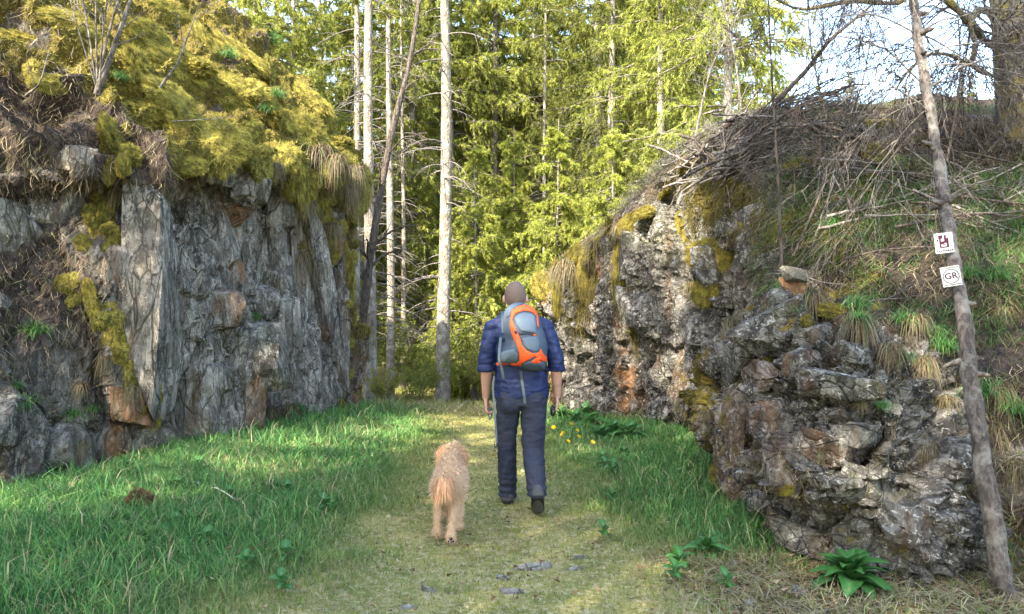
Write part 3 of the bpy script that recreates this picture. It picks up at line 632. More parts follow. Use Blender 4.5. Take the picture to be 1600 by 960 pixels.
F_ = bank_blades(GLd, NLd, (1-bank)*vis*mossL*(.4+sstep(6.0, 6.8, np.broadcast_to(uL[:, None], GLd.shape[:2]))*3), 24000, r, [(.17, .14, .03), (.18, .13, .06), (.09, .065, .035)], [1, 1, .7], (.08, .36), (.003, .006), 1.8)
V, Fc, C = join([A, B, Cc, D_, E_, F_])
tag(add('bank_litter', mesh('bank_litter', V, Fc, C), M['grass']), 'dead grass, rootlets and needles covering the banks and ledges', 'litter', kind='stuff')

# ---------------- single tufts on the rocks
def tuft_mesh(s, cols, w, n=150, hang=.3, L=(.5, 1.0), spread=.5):
    r = rng(s); P = r.normal(0, .09, (n, 3))*np.array([1, 1, .3])
    D = nrm(np.stack([r.normal(0, spread, n), r.normal(0, spread, n)-.25, np.ones(n)*.9], 1))
    a = r.uniform(.6, 1.2, n)[:, None]*hang; Ls = r.uniform(*L, n)[:, None]
    t = np.linspace(0, 1, 5)[None, :, None]
    X = P[:, None]+D[:, None]*Ls[:, None]*t+np.array([0, 0, -1.])*(a*Ls)[:, None]*t*t*2.2
    X = X+np.cumsum(r.normal(0, .012, X.shape), 1)
    wd = .008*np.array([1, .9, .75, .5, .08])[None, :, None]; sd = nrm(np.cross(D, np.array([0, 0, 1.])+r.normal(0, .2, (n, 3))))[:, None]
    V = np.stack([X-sd*wd, X+sd*wd], 2); i = np.arange(n*10).reshape(n, 5, 2)
    Fc = np.stack([i[:, :-1, 0], i[:, :-1, 1], i[:, 1:, 1], i[:, 1:, 0]], -1).reshape(-1, 4)
    C = np.repeat(pal(n, r, cols, w)[:, None], 10, 1)
    me = mesh('grass_tuft', V.reshape(-1, 3), Fc, C.reshape(-1, 3)); me.materials.append(M['grass']); return me
TG = [tuft_mesh(440+i, GREEN, [3, 3, 2, 2, .6], 150, .35) for i in range(3)]
TD = [tuft_mesh(450+i, [(.20, .15, .075), (.13, .09, .05), (.26, .21, .11), (.06, .10, .025)], [3, 3, 2, 1.2], 300, .85, (.3, .75), .7) for i in range(3)]
def tuft(px, py, size, dry, which, label, group):
    p, n = hit(px, py, which, 8); p = p+n*.01
    o = add('grass_tuft', (TD if dry else TG)[random.randrange(3)], None, None, p, (0, 0, random.uniform(-.6, .6)))
    s = size*(.8 if dry else 1.)*p[1]/F; o.scale = (s, s, s); tag(o, label, 'grass tuft', group)
for i, (a, b, s, d) in enumerate([(500, 235, 95, 1), (478, 318, 80, 1), (545, 300, 70, 1), (470, 395, 80, 1), (500, 405, 70, 1), (520, 345, 60, 1), (190, 300, 70, 1), (210, 610, 60, 1), (125, 690, 60, 1), (430, 350, 50, 1), (455, 630, 60, 1), (430, 645, 50, 1),
        (560, 260, 70, 1), (530, 250, 70, 1), (130, 600, 50, 1), (250, 700, 60, 1), (15, 340, 50, 1), (440, 255, 50, 1), (350, 245, 44, 1), (160, 560, 50, 1)]):
    tuft(a, b, s, 1, ['L'], 'withered grass tuft drooping from the slate cliff below the moss bank', 'withered tufts on the slate cliff')
for a, b, s in [(60, 520, 60), (45, 635, 60), (120, 650, 44), (300, 700, 80), (265, 712, 70), (405, 500, 34), (425, 175, 40), (365, 88, 44), (430, 62, 50), (195, 130, 40), (440, 150, 40), (330, 690, 50), (475, 640, 44), (30, 600, 40), (150, 640, 36)]:
    tuft(a, b, s, 0, ['L'], 'fresh green grass tuft growing on the slate cliff', 'green tufts on the slate cliff')
for a, b, s in [(1290, 415, 90), (1345, 505, 100), (1385, 545, 80), (1255, 380, 80), (925, 375, 70), (885, 405, 90), (1440, 480, 80), (1310, 375, 90), (1450, 560, 80), (1130, 470, 50), (1080, 440, 60), (1405, 450, 80), (1500, 520, 90), (1560, 600, 90), (1570, 480, 80), (1540, 660, 90), (1480, 620, 80), (860, 420, 60), (960, 355, 60), (1350, 620, 40), (1240, 290, 60), (1420, 330, 70), (1330, 320, 70), (1100, 640, 50), (1590, 720, 90), (1280, 700, 40), (1450, 690, 60)]:
    tuft(a, b, s, 1, ['R', 'B'], 'withered grass tuft drooping on the bank with the way marks', 'withered tufts on the brushwood bank')
for a, b, s in [(1205, 410, 60), (1370, 405, 70), (1530, 490, 80), (1340, 495, 60), (1480, 505, 60), (1560, 540, 90), (1380, 640, 40), (1200, 500, 36), (1240, 480, 36), (1410, 500, 60), (1510, 430, 60), (1300, 350, 50), (1580, 640, 70), (1420, 560, 50), (1560, 430, 60)]:
    tuft(a, b, s, 0, ['R', 'B'], 'fresh green grass tuft on the bank with the way marks', 'green tufts on the brushwood bank')
# ================================================================== TREES
def polyline(pts, n):
    A = np.array(pts, float); s = np.concatenate([[0], np.cumsum(np.linalg.norm(np.diff(A, axis=0), axis=1))])
    c = catmull(A, [12]*(len(A)-1)); q = np.concatenate([[0], np.cumsum(np.linalg.norm(np.diff(c, axis=0), axis=1))])
    t = np.linspace(0, q[-1], n); return np.stack([np.interp(t, q, c[:, k]) for k in range(3)], 1)
def trunk_mesh(P, R, sides=14, s=0, knob=.10):
    V, Fc = tubes(P[None], R[None], sides); m = len(P); c = np.repeat(P, sides, 0); d = V-c
    k = 1+knob*fbm(V*np.array([9, 9, 2.5]), 4, s)+knob*.7*fbm(V*22, 3, s+2)
    return c+d*k[:, None], Fc
def spruce_parts(s, H, z0, R, nl, dens=1., rad=.15, light=1., bare_below=None, ntw=30, nn=38):
    """crown foliage, limb wood and trunk of one spruce, base at the origin"""
    r = rng(s); m = 9; t = np.linspace(0, 1, m)
    h = z0+(H-z0)*np.sort(r.uniform(0, 1, nl)**1.15)*.985; q = (h-z0)/(H-z0)
    L = R*(1-q**1.3*.94)*r.uniform(.55, 1.1, nl)*(.45+.55*sstep(0, .15, q)); a = np.arange(nl)*2.39996+r.normal(0, .3, nl)
    dirv = np.stack([np.cos(a), np.sin(a), 0*a], 1)
    ln = L[:, None]; zc = (.16*t-.62*t**2+.28*t**3)[None]*ln*r.uniform(.6, 1.5, (nl, 1))
    limb = dirv[:, None]*(ln*t)[..., None]+np.array([0, 0, 1.])*(h[:, None]+zc)[..., None]
    limb = limb+np.cumsum(r.normal(0, .012, limb.shape), 1)*ln[..., None]
    lr = (.010+.010*L)[:, None]*np.linspace(1, .2, m)
    wood = [tubes(limb, lr, 4)]
    tw, twr = grow(limb, lr, ntw, .34, .95, -.42, .10, r, .12, 1., .45, 5)
    # side twigs of a spruce spread flat and hang
    wood.append(tubes(tw, np.minimum(twr, .006), 3))
    k = nn; tt = r.uniform(.02, 1, (len(tw), k))*(4-1e-6); i = tt.astype(int); f = (tt-i)[..., None]; I = np.arange(len(tw))[:, None]
    P = tw[I, i]*(1-f)+tw[I, i+1]*f; T = nrm(tw[I, i+1]-tw[I, i]); P = P.reshape(-1, 3); T = T.reshape(-1, 3)
    n = len(P); D = nrm(T*.8+nrm(r.normal(size=(n, 3)))*.75+np.array([0, 0, -.25]))
    c1 = np.array([.27, .265, .045]); c2 = np.array([.125, .155, .032]); u = r.beta(1.5, 1.5, (n, 1))
    tree_c = np.repeat(r.uniform(.7, 1.25, (len(tw), 1)), k, 0)
    C = (c1*u+c2*(1-u))*tree_c*light
    fol = flecks(P, D, r.uniform(.05, .12, n), r.uniform(.016, .028, n), C, r)
    # dead bare lower limbs
    nb = 60 if z0 > 5 else 10; hb = r.uniform(.8, max(z0+1.5, 1.5), nb); ab = r.uniform(0, 6.283, nb); Lb = r.uniform(.3, 1.3, nb)
    bd = np.stack([np.cos(ab), np.sin(ab), 0*ab], 1)
    bl = bd[:, None]*(Lb[:, None]*np.linspace(0, 1, 6))[..., None]+np.array([0, 0, 1.])*(hb[:, None]+Lb[:, None]*(.12*np.linspace(0, 1, 6)-.45*np.linspace(0, 1, 6)**2))[..., None]
    br = .015*np.ones((nb, 1))*np.linspace(1, .25, 6); dead = [tubes(bl, br, 4)]
    b2, b2r = grow(bl, br, 4, .5, .8, -.35, .12, r, .3, 1, .6, 4); dead.append(tubes(b2, b2r, 3))
    zz = np.linspace(-.4, H, 34); P = np.stack([.05*np.sin(zz*.4+s), .05*np.cos(zz*.33+s), zz], 1)
    P[:, :2] *= sstep(0, 3, zz)[:, None]
    Rt = rad*(1-.93*np.maximum(zz, 0)/H)*(1+.5*np.exp(-np.maximum(zz+.1, 0)/.25))
    return fol, wood, dead, trunk_mesh(P, Rt, 14, s, .06)
def mesh2(name, parts, mat, cols=None):
    V, Fc, C = join(parts); me = mesh(name, V, Fc, C); me.materials.append(mat); return me
def spruce_kind(s, *a, **k):
    fol, wood, dead, tr = spruce_parts(s, *a, **k)
    f = mesh2('needles', [fol], M['needle']); w = mesh2('limbs', wood, M['twig']); d = mesh2('dead_limbs', dead, M['twig']); t = mesh2('trunk', [tr], M['bark'])
    return t, w, f, d
KIND = {
 'tall_high': spruce_kind(501, 21, 4.6, 2.7, 110, rad=.155),
 'tall_mid': spruce_kind(502, 19, 2.4, 3.0, 125, rad=.15),
 'full': spruce_kind(503, 15, .9, 2.9, 125, rad=.14, light=1.4),
 'young': spruce_kind(504, 7.5, .3, 2.1, 90, rad=.07, light=1.6),
 'pole': spruce_kind(505, 17, 7.5, 1.8, 40, rad=.12, ntw=16)}
def spruce(kind, x, y, sc, rot, label, group=None, thick=1.):
    t, w, f, d = KIND[kind]
    e = empty('spruce_tree', (x, y, gz(x, y)-.02), label, 'tree', group); e.rotation_euler = (0, 0, rot); e.scale = (sc, sc, sc)
    a = add('trunk', t, None, e); a.scale = (thick, thick, 1)
    [add(nm, q, None, e).__setitem__('kind', 'stuff') for nm, q in (('limbs', w), ('needles', f), ('dead_limbs', d))]
    return e
def spx(kind, px, Y, sc, rot, label, group=None, thick=1.): return spruce(kind, (px-800)/F*Y, Y, sc, rot, label, group, thick)
spx('pole', 579, 16, 1.15, .3, 'pale straight spruce trunk right behind the end of the slate cliff', None, 1.0)
spx('pole', 609, 18, 1.0, 1.3, 'slim shaded spruce trunk behind the pale one by the slate cliff', None, .95)
spx('pole', 629, 22, .9, 2.2, 'thinnest bare spruce pole in the group by the slate cliff', None, .8)
spx('pole', 692, 17, 1.2, 2.9, 'tall sunlit spruce with bare pale trunk standing alone at the clearing edge', None, 1.2)
spx('pole', 556, 19, 1.1, 4.0, 'grey spruce trunk half hidden by the slate cliff edge', None, 1.0)
spx('tall_mid', 931, 24, 1.15, .9, 'thick dark spruce trunk rising behind the hiker\'s side of the rock wall', None, 1.35)
spx('tall_mid', 957, 21, 1.0, 3.4, 'spruce with lighter trunk next to the thick dark one')
spx('pole', 852, 23, 1.0, .2, 'slender spruce pole between the clearing and the thick dark spruce', None, .7)
spx('full', 1135, 16.5, 1.15, 1.9, 'dense green spruce standing behind the brushwood pile')
spx('full', 1035, 19, 1.1, 4.4, 'broad yellow-green spruce behind the top of the rock wall')
for i, (px, Y, sc, ro) in enumerate([(742, 19, .92, .4), (800, 20.5, 1.0, 2.0), (872, 18, .95, 3.6), (668, 24, .9, 5.1), (955, 17, .9, 1.1), (905, 24, 1.2, 4.1), (705, 20, .6, 2.2)]):
    spx('young', px, Y, sc, ro, 'young yellow-green spruce with hanging sprays at the back of the clearing', 'young spruces behind the clearing')
for i, (px, Y, sc, ro, k) in enumerate([(500, 28, 1.1, 1., 'tall_mid'), (430, 24, 1.1, 2., 'tall_mid'), (640, 33, 1.1, 3, 'full'), (540, 27, 1., 3.9, 'full'), (760, 38, 1., .5, 'full'), (590, 30, .9, 1.5, 'full'), (830, 36, .9, 2.5, 'full'), (1000, 30, 1.2, 5., 'full'), (1090, 26, 1.2, .7, 'full'), (690, 44, 1., 2.2, 'full'), (1180, 24, 1.0, 2.7, 'full'), (880, 42, 1., 4.6, 'full'), (480, 32, 1.1, 5.5, 'full'), (620, 26, .75, 4.5, 'full'), (720, 29, 1.25, 1.2, 'full'), (845, 31, 1.25, 3.3, 'full'), (780, 34, 1.35, 5.2, 'full'), (670, 37, 1.4, .2, 'full'), (400, 19, 1., .9, 'full'), (455, 21, 1.05, 2.4, 'full'), (350, 22, 1.1, 4.2, 'full'), (960, 36, 1.3, 2.8, 'full')]+[(560+i*33+(i*37 % 19), 25+(i*7 % 13), 1.25+.1*(i % 4), i*1.3, 'full') for i in range(17)]):
    spx(k, px, Y, sc, ro, 'spruce deep in the forest behind the clearing', 'forest spruces behind the clearing')
# unseen spruces added behind and left of the view to shade the cutting
for i, (x, y, sc) in enumerate([(-7.4, -1.2, 1.2), (-5.6, -3.6, 1.3), (-3.6, -6, 1.25), (-6.2, -7.6, 1.3), (-1.4, -9.5, 1.2), (-8, -3.4, 1.1), (-8.3, -6.5, 1.2), (-9.9, 2.0, .6), (-11.3, 1.8, .62), (-8.7, .9, .6)]):
    e = spruce('full' if i % 3 else 'tall_mid', x, y, sc, i*1.7, 'unseen spruce added to shade the cutting', 'added shade spruces')
    if x < -5: e.location.z = 3.2 if y > .5 else .3
# distant trees on the hillside
rr = rng(530)
for i in range(46):
    y = rr.uniform(55, 130); x = rr.uniform(-.75, .78)*y
    spruce(('full', 'tall_mid', 'young')[i % 3], x, y, rr.uniform(.7, 1.1), rr.uniform(0, 6), 'distant tree on the sunny hillside beyond the forest', 'distant hillside trees')

# ---------------- leafy undergrowth in the clearing
def shrub_mesh(s, H=1.6, leaf=(.26, .25, .05), n0=16):
    r = rng(s); m = 7; a = r.uniform(0, 6.283, n0); ln = H*r.uniform(.6, 1.1, n0); t = np.linspace(0, 1, m)
    out = r.uniform(.15, .6, n0)
    P = np.stack([np.cos(a)[:, None]*out[:, None]*ln[:, None]*t**1.4, np.sin(a)[:, None]*out[:, None]*ln[:, None]*t**1.4, ln[:, None]*t*(1-.15*t)], -1)
    P = P+np.cumsum(r.normal(0, .02, P.shape), 1); R = .009*np.ones((n0, 1))*np.linspace(1, .3, m)
    b, br = grow(P, R, 9, .4, .7, .0, .12, r, .25, 1, .6, 5); c, cr = grow(b, br, 4, .5, .7, -.1, .15, r, .3, 1, .6, 3)
    w = mesh2('stems', [tubes(P, R, 4), tubes(b, br, 3), tubes(c, cr, 3)], M['twig'])
    k = 14; I = np.repeat(np.arange(len(c)), k); f = r.uniform(0, 1, (len(I), 1)); Q = c[I, 1]*(1-f)+c[I, 2]*f+r.normal(0, .03, (len(I), 3))
    D = nrm(r.normal(size=Q.shape)); Cc = np.array(leaf)*r.uniform(.5, 1.3, (len(Q), 1))
    fm = mesh2('leaves', [flecks(Q, D, r.uniform(.03, .06, len(Q)), r.uniform(.02, .035, len(Q)), Cc, r)], M['needle'])
    return w, fm
SH = [shrub_mesh(540, 1.9), shrub_mesh(541, 1.5, (.30, .26, .07)), shrub_mesh(542, 2.4, (.20, .23, .04))]
for i, (px, Y, sc) in enumerate([(770, 15.5, .9), (815, 16.5, 1.2), (740, 18, 1.1), (850, 15, 1.1), (880, 16, 1.2), (640, 19, 1.), (725, 22, 1.3), (790, 20, 1.5), (655, 16.5, .6), (905, 14.6, .9), (835, 19, 1.6), (760, 25, 1.7), (600, 15, .5), (870, 22, 1.8)]):
    x = (px-800)/F*Y; e = empty('shrub', (x, Y, gz(x, Y)-.02), 'sunlit shrub with small yellow-green leaves in the clearing', 'shrub', 'shrubs in the clearing')
    e.scale = (sc,)*3; e.rotation_euler = (0, 0, i*1.1); w, fm = SH[i % 3]; add('stems', w, None, e)['kind'] = 'stuff'; add('leaves', fm, None, e)['kind'] = 'stuff'

# ---------------- leaning dead trunk carrying the way marks
r = rng(560)
def wline(pts): return [W(*p) for p in pts]
Pd = polyline(wline([(1640, 975, 3.9), (1598, 952, 4.02), (1572, 925, 4.1), (1560, 870, 4.13), (1545, 780, 4.2), (1530, 680, 4.3), (1512, 580, 4.45), (1495, 470, 4.65), (1480, 380, 4.85), (1468, 280, 5.05), (1455, 190, 5.25), (1440, 90, 5.5), (1425, 0, 5.7), (1408, -110, 6.0), (1385, -260, 6.4)]), 70)
Rd = np.interp(np.linspace(0, 1, 70), [0, .06, .12, .5, 1], [.050, .054, .049, .035, .034])
dead = empty('dead_tree', Pd[4], 'leaning dead tree trunk with peeling bark beside the rough outcrop', 'tree')
def addp(name, me, mat, par):
    o = add(name, me, mat, par); o.matrix_parent_inverse = Matrix.Translation(-Vector(par.location)); return o
Pd[6:] += np.cumsum(r.normal(0, .006, (64, 3)), 0)*np.array([1, 1, 0]); Rd = Rd*(1+.10*np.sin(np.arange(70)*1.9)*np.sin(np.arange(70)*.53)+.05*r.normal(0, 1, 70))
V, Fc = trunk_mesh(Pd, Rd, 22, 561, .22); addp('trunk', mesh('trunk', V, Fc), M['bark_dead'], dead)
# knots and broken stubs
k = r.integers(8, 52, 16); st = Pd[k]; sdv = nrm(np.stack([r.normal(0, 1, 16), r.normal(-.3, .8, 16), r.normal(0, .25, 16)], 1))
sl = r.uniform(.06, .15, 16)[:, None]; stub = np.stack([st+sdv*sl*a+np.array([0, 0, .0]) for a in (.2, .6, .85, 1.0)], 1)
for k in range(16):
    V, Fc = tubes(stub[k:k+1], np.array([[.024, .017, .013, .004]]), 7); addp('branch_stub', mesh('branch_stub', V, Fc), M['bark_dead'], dead)
top = Pd[None, 36:]; topR = Rd[None, 36:]
b1, r1 = grow(top, topR, 36, .5, 1.35, -.50, .13, r, .0, .97, .20, 9, .3, absl=1.25)
b2, r2 = grow(b1, r1, 8, .50, .8, -.42, .16, r, .15, 1, .55, 6)
b3, r3 = grow(b2, r2, 6, .55, .75, -.40, .2, r, .15, 1, .7, 4)
V, Fc, _ = join([tubes(b1, np.maximum(r1, .0035), 4), tubes(b2, np.maximum(r2, .0022), 3), tubes(b3, np.maximum(r3, .0016), 3)])
addp('dead_twigs', mesh('dead_twigs', V, Fc), M['twig'], dead)['kind'] = 'stuff'

# thick mossy tree at the right, its curved limbs reaching over the bank
Pm = polyline(wline([(1606, 330, 7.4), (1596, 250, 7.4), (1588, 180, 7.4), (1580, 90, 7.45), (1574, 10, 7.5), (1568, -120, 7.6), (1560, -300, 7.8)]), 50)
Rm_ = np.interp(np.linspace(0, 1, 50), [0, .2, 1], [.20, .165, .12])
mt = empty('mossy_tree', Pm[8], 'thick mossy tree trunk with crooked limbs at the top of the brushwood bank', 'tree')
V, Fc = trunk_mesh(Pm, Rm_, 18, 571, .16); addp('trunk', mesh('trunk', V, Fc), M['bark_moss'], mt)
LB = [[(1578, 100, 7.45), (1560, 60, 7.4), (1548, 20, 7.3), (1528, 18, 7.2), (1516, 40, 7.1), (1524, 70, 7.0), (1518, 100, 6.95)],
      [(1572, 60, 7.45), (1545, 70, 7.35), (1520, 40, 7.2), (1490, 10, 7.0), (1450, -20, 6.9), (1400, 5, 6.8), (1330, 2, 6.7), (1250, 15, 6.6), (1200, -10, 6.6)],
      [(1580, 130, 7.45), (1530, 110, 7.3), (1490, 88, 7.1), (1455, 85, 7.0), (1420, 110, 6.9), (1400, 140, 6.8)],
      [(1580, 90, 7.45), (1610, 50, 7.3), (1660, 30, 7.2)], [(1585, 150, 7.4), (1620, 110, 7.2), (1660, 120, 7.0)]]
LP = np.stack([polyline(wline(b), 26) for b in LB]); LR = np.array([.045, .040, .026, .04, .03])[:, None]*np.linspace(1, .35, 26)
for k in range(len(LP)):
    V, Fc = tubes(LP[k:k+1], LR[k:k+1]*(1+.25*r.normal(0, 1, (1, 26))), 8); addp('limb', mesh('limb', V, Fc), M['bark_moss'], mt)
c1, q1 = grow(LP, LR, 26, .4, 1.0, -.30, .15, r, .15, 1, .28, 8, .3, absl=1.0)
c2, q2 = grow(c1, q1, 8, .5, .75, -.25, .2, r, .15, 1, .6, 5); c3, q3 = grow(c2, q2, 4, .55, .7, -.2, .2, r, .2, 1, .7, 4)
V, Fc, _ = join([tubes(c1, np.maximum(q1, .004), 4), tubes(c2, np.maximum(q2, .003), 3), tubes(c3, np.maximum(q3, .0024), 3)])
addp('twigs', mesh('twigs', V, Fc), M['twig_dark'], mt)['kind'] = 'stuff'

# thin bare saplings growing on the brushwood bank, with twiggy tops against the sky
def sapling(pts, rad, label, s, k1=16, k2=6, L=.55, mat='twig_dark', grav=.05, name='bare_sapling', cat='sapling', group=None, a1=.8):
    r = rng(s); P = polyline(wline(pts), 24); R = rad*np.linspace(1, .25, 24)
    e = empty(name, P[0], label, cat, group); V, Fc = tubes(P[None], R[None]*(1+.08*r.normal(0, 1, (1, 24))), 8); addp('stem', mesh('stem', V, Fc), M[mat], e)
    if k1:
        a, b = grow(P[None], R[None], k1, .5, a1, grav, .14, r, .2, 1, .4, 7, .3, absl=L); c, d = grow(a, b, k2, .5, .7, grav, .18, r, .15, 1, .6, 5); g, h = grow(c, d, 3, .5, .7, grav, .2, r, .2, 1, .7, 3)
        V, Fc, _ = join([tubes(a, np.maximum(b, .003), 4), tubes(c, np.maximum(d, .0022), 3), tubes(g, np.maximum(h, .0018), 3)]); addp('twigs', mesh('twigs', V, Fc), M[mat], e)['kind'] = 'stuff'
    return e
sapling([(1222, 420, 6.9), (1214, 250, 6.9), (1206, 120, 6.9), (1200, -20, 6.9), (1198, -120, 6.9)], .016, 'slender dark sapling standing upright in front of the brushwood pile', 580, 14, 5, .6)
sapling([(1212, 160, 8.3), (1260, 110, 8.2), (1300, 60, 8.1), (1360, 10, 8.0), (1410, -40, 7.9)], .03, 'slanting bare branch rising from the brushwood pile towards the leaning trunk', 581, 22, 8, .9, 'twig_dark', -.1)
sapling([(1240, 400, 6.8), (1300, 260, 6.7), (1350, 120, 6.6), (1370, -30, 6.5)], .012, 'thin arching dark sapling among the dead twigs', 582, 14, 5, .6)
sapling([(1160, 200, 9.5), (1150, 100, 9.6), (1130, 0, 9.7), (1120, -90, 9.7)], .016, 'pale twiggy sapling in front of the dense green spruce', 583, 20, 6, .8, 'twig')
sapling([(1085, 220, 10), (1110, 110, 10), (1150, 30, 10), (1180, -60, 10)], .016, 'light sapling leaning over the top of the rock wall', 584, 20, 6, .8, 'twig')
sapling([(1330, 330, 6.6), (1290, 180, 6.5), (1265, 60, 6.4), (1260, -60, 6.3)], .010, 'whippy dark sapling rising through the dead twigs', 585, 16, 6, .6)
sapling([(1480, 250, 6.6), (1500, 120, 6.6), (1495, 0, 6.6)], .012, 'dark sapling between the leaning trunk and the mossy tree', 586, 16, 6, .6)
# leaning dark tree beyond the slate cliff
sapling([(555, 640, 13.3), (570, 470, 13.3), (590, 330, 13.3), (614, 200, 13.3), (640, 100, 13.3), (655, 0, 13.3), (668, -120, 13.3)], .095, 'dark leaning dead tree behind the far end of the slate cliff', 587, 22, 7, 1.1, 'twig_dark', -.3, 'dead_tree', 'tree')
# shrub on the moss bank
h0 = hit(150, 142, ['L'])[0][1]; sb = empty('bare_shrub', W(150, 146, h0), 'bare grey shrub with several stems growing on the moss bank', 'shrub')
for i, (a, b, rd) in enumerate([((176, 80), (208, -10), .034), ((165, 70), (188, -10), .018), ((140, 60), (128, -10), .013), ((150, 60), (150, -10), .012), ((130, 70), (112, 10), .010), ((160, 60), (168, -10), .011)]):
    q = rng(590+i); P = polyline(wline([(150+i, 148, h0), (*a, h0-.02*i), (*b, h0-.03*i), (b[0]*2-a[0], -90, h0)]), 24); R = rd*np.linspace(1, .3, 24)
    V, Fc = tubes(P[None], R[None]*(1+.08*q.normal(0, 1, (1, 24))), 8); st_ = addp('stem', mesh('stem', V, Fc), M['bark_dead'], sb)
    a_, b_ = grow(P[None], R[None], 6, .5, .7, .1, .14, q, .3, 1, .4, 7, .3, absl=.5); c_, d_ = grow(a_, b_, 3, .5, .7, .1, .18, q, .15, 1, .6, 5)
    V, Fc, _ = join([tubes(a_, np.maximum(b_, .003), 4), tubes(c_, np.maximum(d_, .0022), 3)]); add('twigs', mesh('twigs', V, Fc), M['twig'], st_)['kind'] = 'stuff'
h1 = hit(238, 155, ['L'])[0][1]
sapling([(236, 156, h1), (255, 130, h1-.03), (278, 98, h1-.06), (296, 50, h1-.1), (312, 5, h1-.12)], .017, 'lone bare sapling rooted in the middle of the moss bank', 597, 4, 2, .45, 'twig', .1)
sapling([(40, 150, 7.6), (62, 130, 7.5), (75, 85, 7.45)], .012, 'bleached dead stick poking out of the moss bank', 598, 3, 0 or 2, .3, 'twig', .1, 'dead_stick', 'stick')
sapling([(270, 190, 7.9), (330, 186, 7.8), (380, 180, 7.9), (405, 168, 8.)], .006, 'thin bleached twig lying across the moss cushions', 599, 3, 2, .3, 'twig', -.1, 'dead_stick', 'stick')

# ================================================================== BRUSHWOOD
def branch_mesh(s):
    r = rng(s); t = np.linspace(-.5, .5, 14); P = np.stack([t, np.zeros(14), .10*r.normal()*np.cos(t*3)], 1)+np.cumsum(r.normal(0, .012, (14, 3)), 0)
    R = np.linspace(.017, .006, 14)*r.uniform(.7, 1.3); a, b = grow(P[None], R[None], 6, .35, .6, .0, .14, r, .2, 1, .55, 6); c, d = grow(a, b, 3, .5, .7, 0, .2, r, .2, 1, .6, 4)
    V, Fc, _ = join([tubes(P[None], R[None], 6), tubes(a, b, 4), tubes(c, d, 3)]); me = mesh('dead_branch', V, Fc); me.materials.append(M[('twig', 'bark_dead', 'twig_dark')[s % 3]]); return me
BR = [branch_mesh(600+i) for i in range(9)]
r = rng(610)
def lay(px, py, ln, ang, which=['R'], lift=.05, label=None, group=None, th=1.):
    p, n = hit(px, py, which, 9)
    o = add('dead_branch', BR[r.integers(9)], None, None, p+n*lift)
    tx = Vector((math.cos(ang), 0, math.sin(ang))); nn = Vector(n); tx = (tx-nn*tx.dot(nn)*.9).normalized(); tx = (tx+Vector(r.normal(0, .13, 3))).normalized()
    yv = nn.cross(tx).normalized(); zv = tx.cross(yv)
    o.matrix_world = Matrix.Translation(o.location) @ Matrix((tx, yv, zv)).transposed().to_4x4() @ Matrix.Diagonal((ln, ln*.5*th+.45*th, ln*.5*th+.45*th, 1))
    tag(o, label, 'branch', group)
for i in range(95):
    t = r.uniform(0, 1); px = 1075+t*235; py = np.interp(px, [1075, 1200, 1300, 1375], [232, 178, 156, 168])+r.uniform(-8, 62)*np.interp(px, [1075, 1375], [.8, 1.1])
    lay(px, py, r.uniform(.5, 1.45), math.radians(r.normal(18, 24)), lift=r.uniform(.0, .13), label='grey dead branch in the brushwood pile on top of the rock wall', group='branches of the brushwood pile', th=r.uniform(.6, 1.25))
for i in range(34):
    px = r.uniform(1380, 1600); py = np.interp(px, [1380, 1600], [170, 230])+r.uniform(0, 150)
    lay(px, py, r.uniform(.6, 1.7), math.radians(r.normal(-30, 26)), lift=r.uniform(.0, .08), label='dead branch strewn below the mossy tree behind the leaning trunk', group='branches below the mossy tree', th=r.uniform(.45, .9))
for i in range(45):
    lay(r.uniform(1230, 1480), r.uniform(230, 440), r.uniform(.4, 1.2), math.radians(r.normal(-20, 50)), lift=r.uniform(.0, .12), label='thin dead branch lying on the slope above the rough outcrop', group='branches on the slope', th=r.uniform(.4, .7))
# fine twigs of the pile that no one could count
n = 1300; P, Nn, _ = gsample(GRd, NRd, slope*(vq > 2.1)*(vq < 4.2)*visR*(GRd[..., 1] < 10.5)*(.25+(proj(np.maximum(GRd, [-99, .5, -99]))[..., 0] < 1330)), n, r)
t = np.linspace(-.5, .5, 5); D = nrm(np.cross(Nn, r.normal(size=(n, 3)))+Nn*r.uniform(-.1, .5, (n, 1))); Ln = r.uniform(.15, .7, (n, 1))
X = P[:, None]+Nn[:, None]*r.uniform(.01, .12, (n, 1, 1))+D[:, None]*(Ln*t)[..., None]+np.cumsum(r.normal(0, .02, (n, 5, 3)), 1)
a, b = grow(X, np.full((n, 5), .004), 3, .4, .7, 0, .15, r, .2, 1, .7, 4)
V, Fc, _ = join([tubes(X, np.ones((n, 1))*np.linspace(.005, .002, 5), 3), tubes(a, b, 3)])
tag(add('brushwood_twigs', mesh('brushwood_twigs', V, Fc), M['twig']), 'tangle of fine dead twigs between the branches of the bank', 'twigs', kind='stuff')
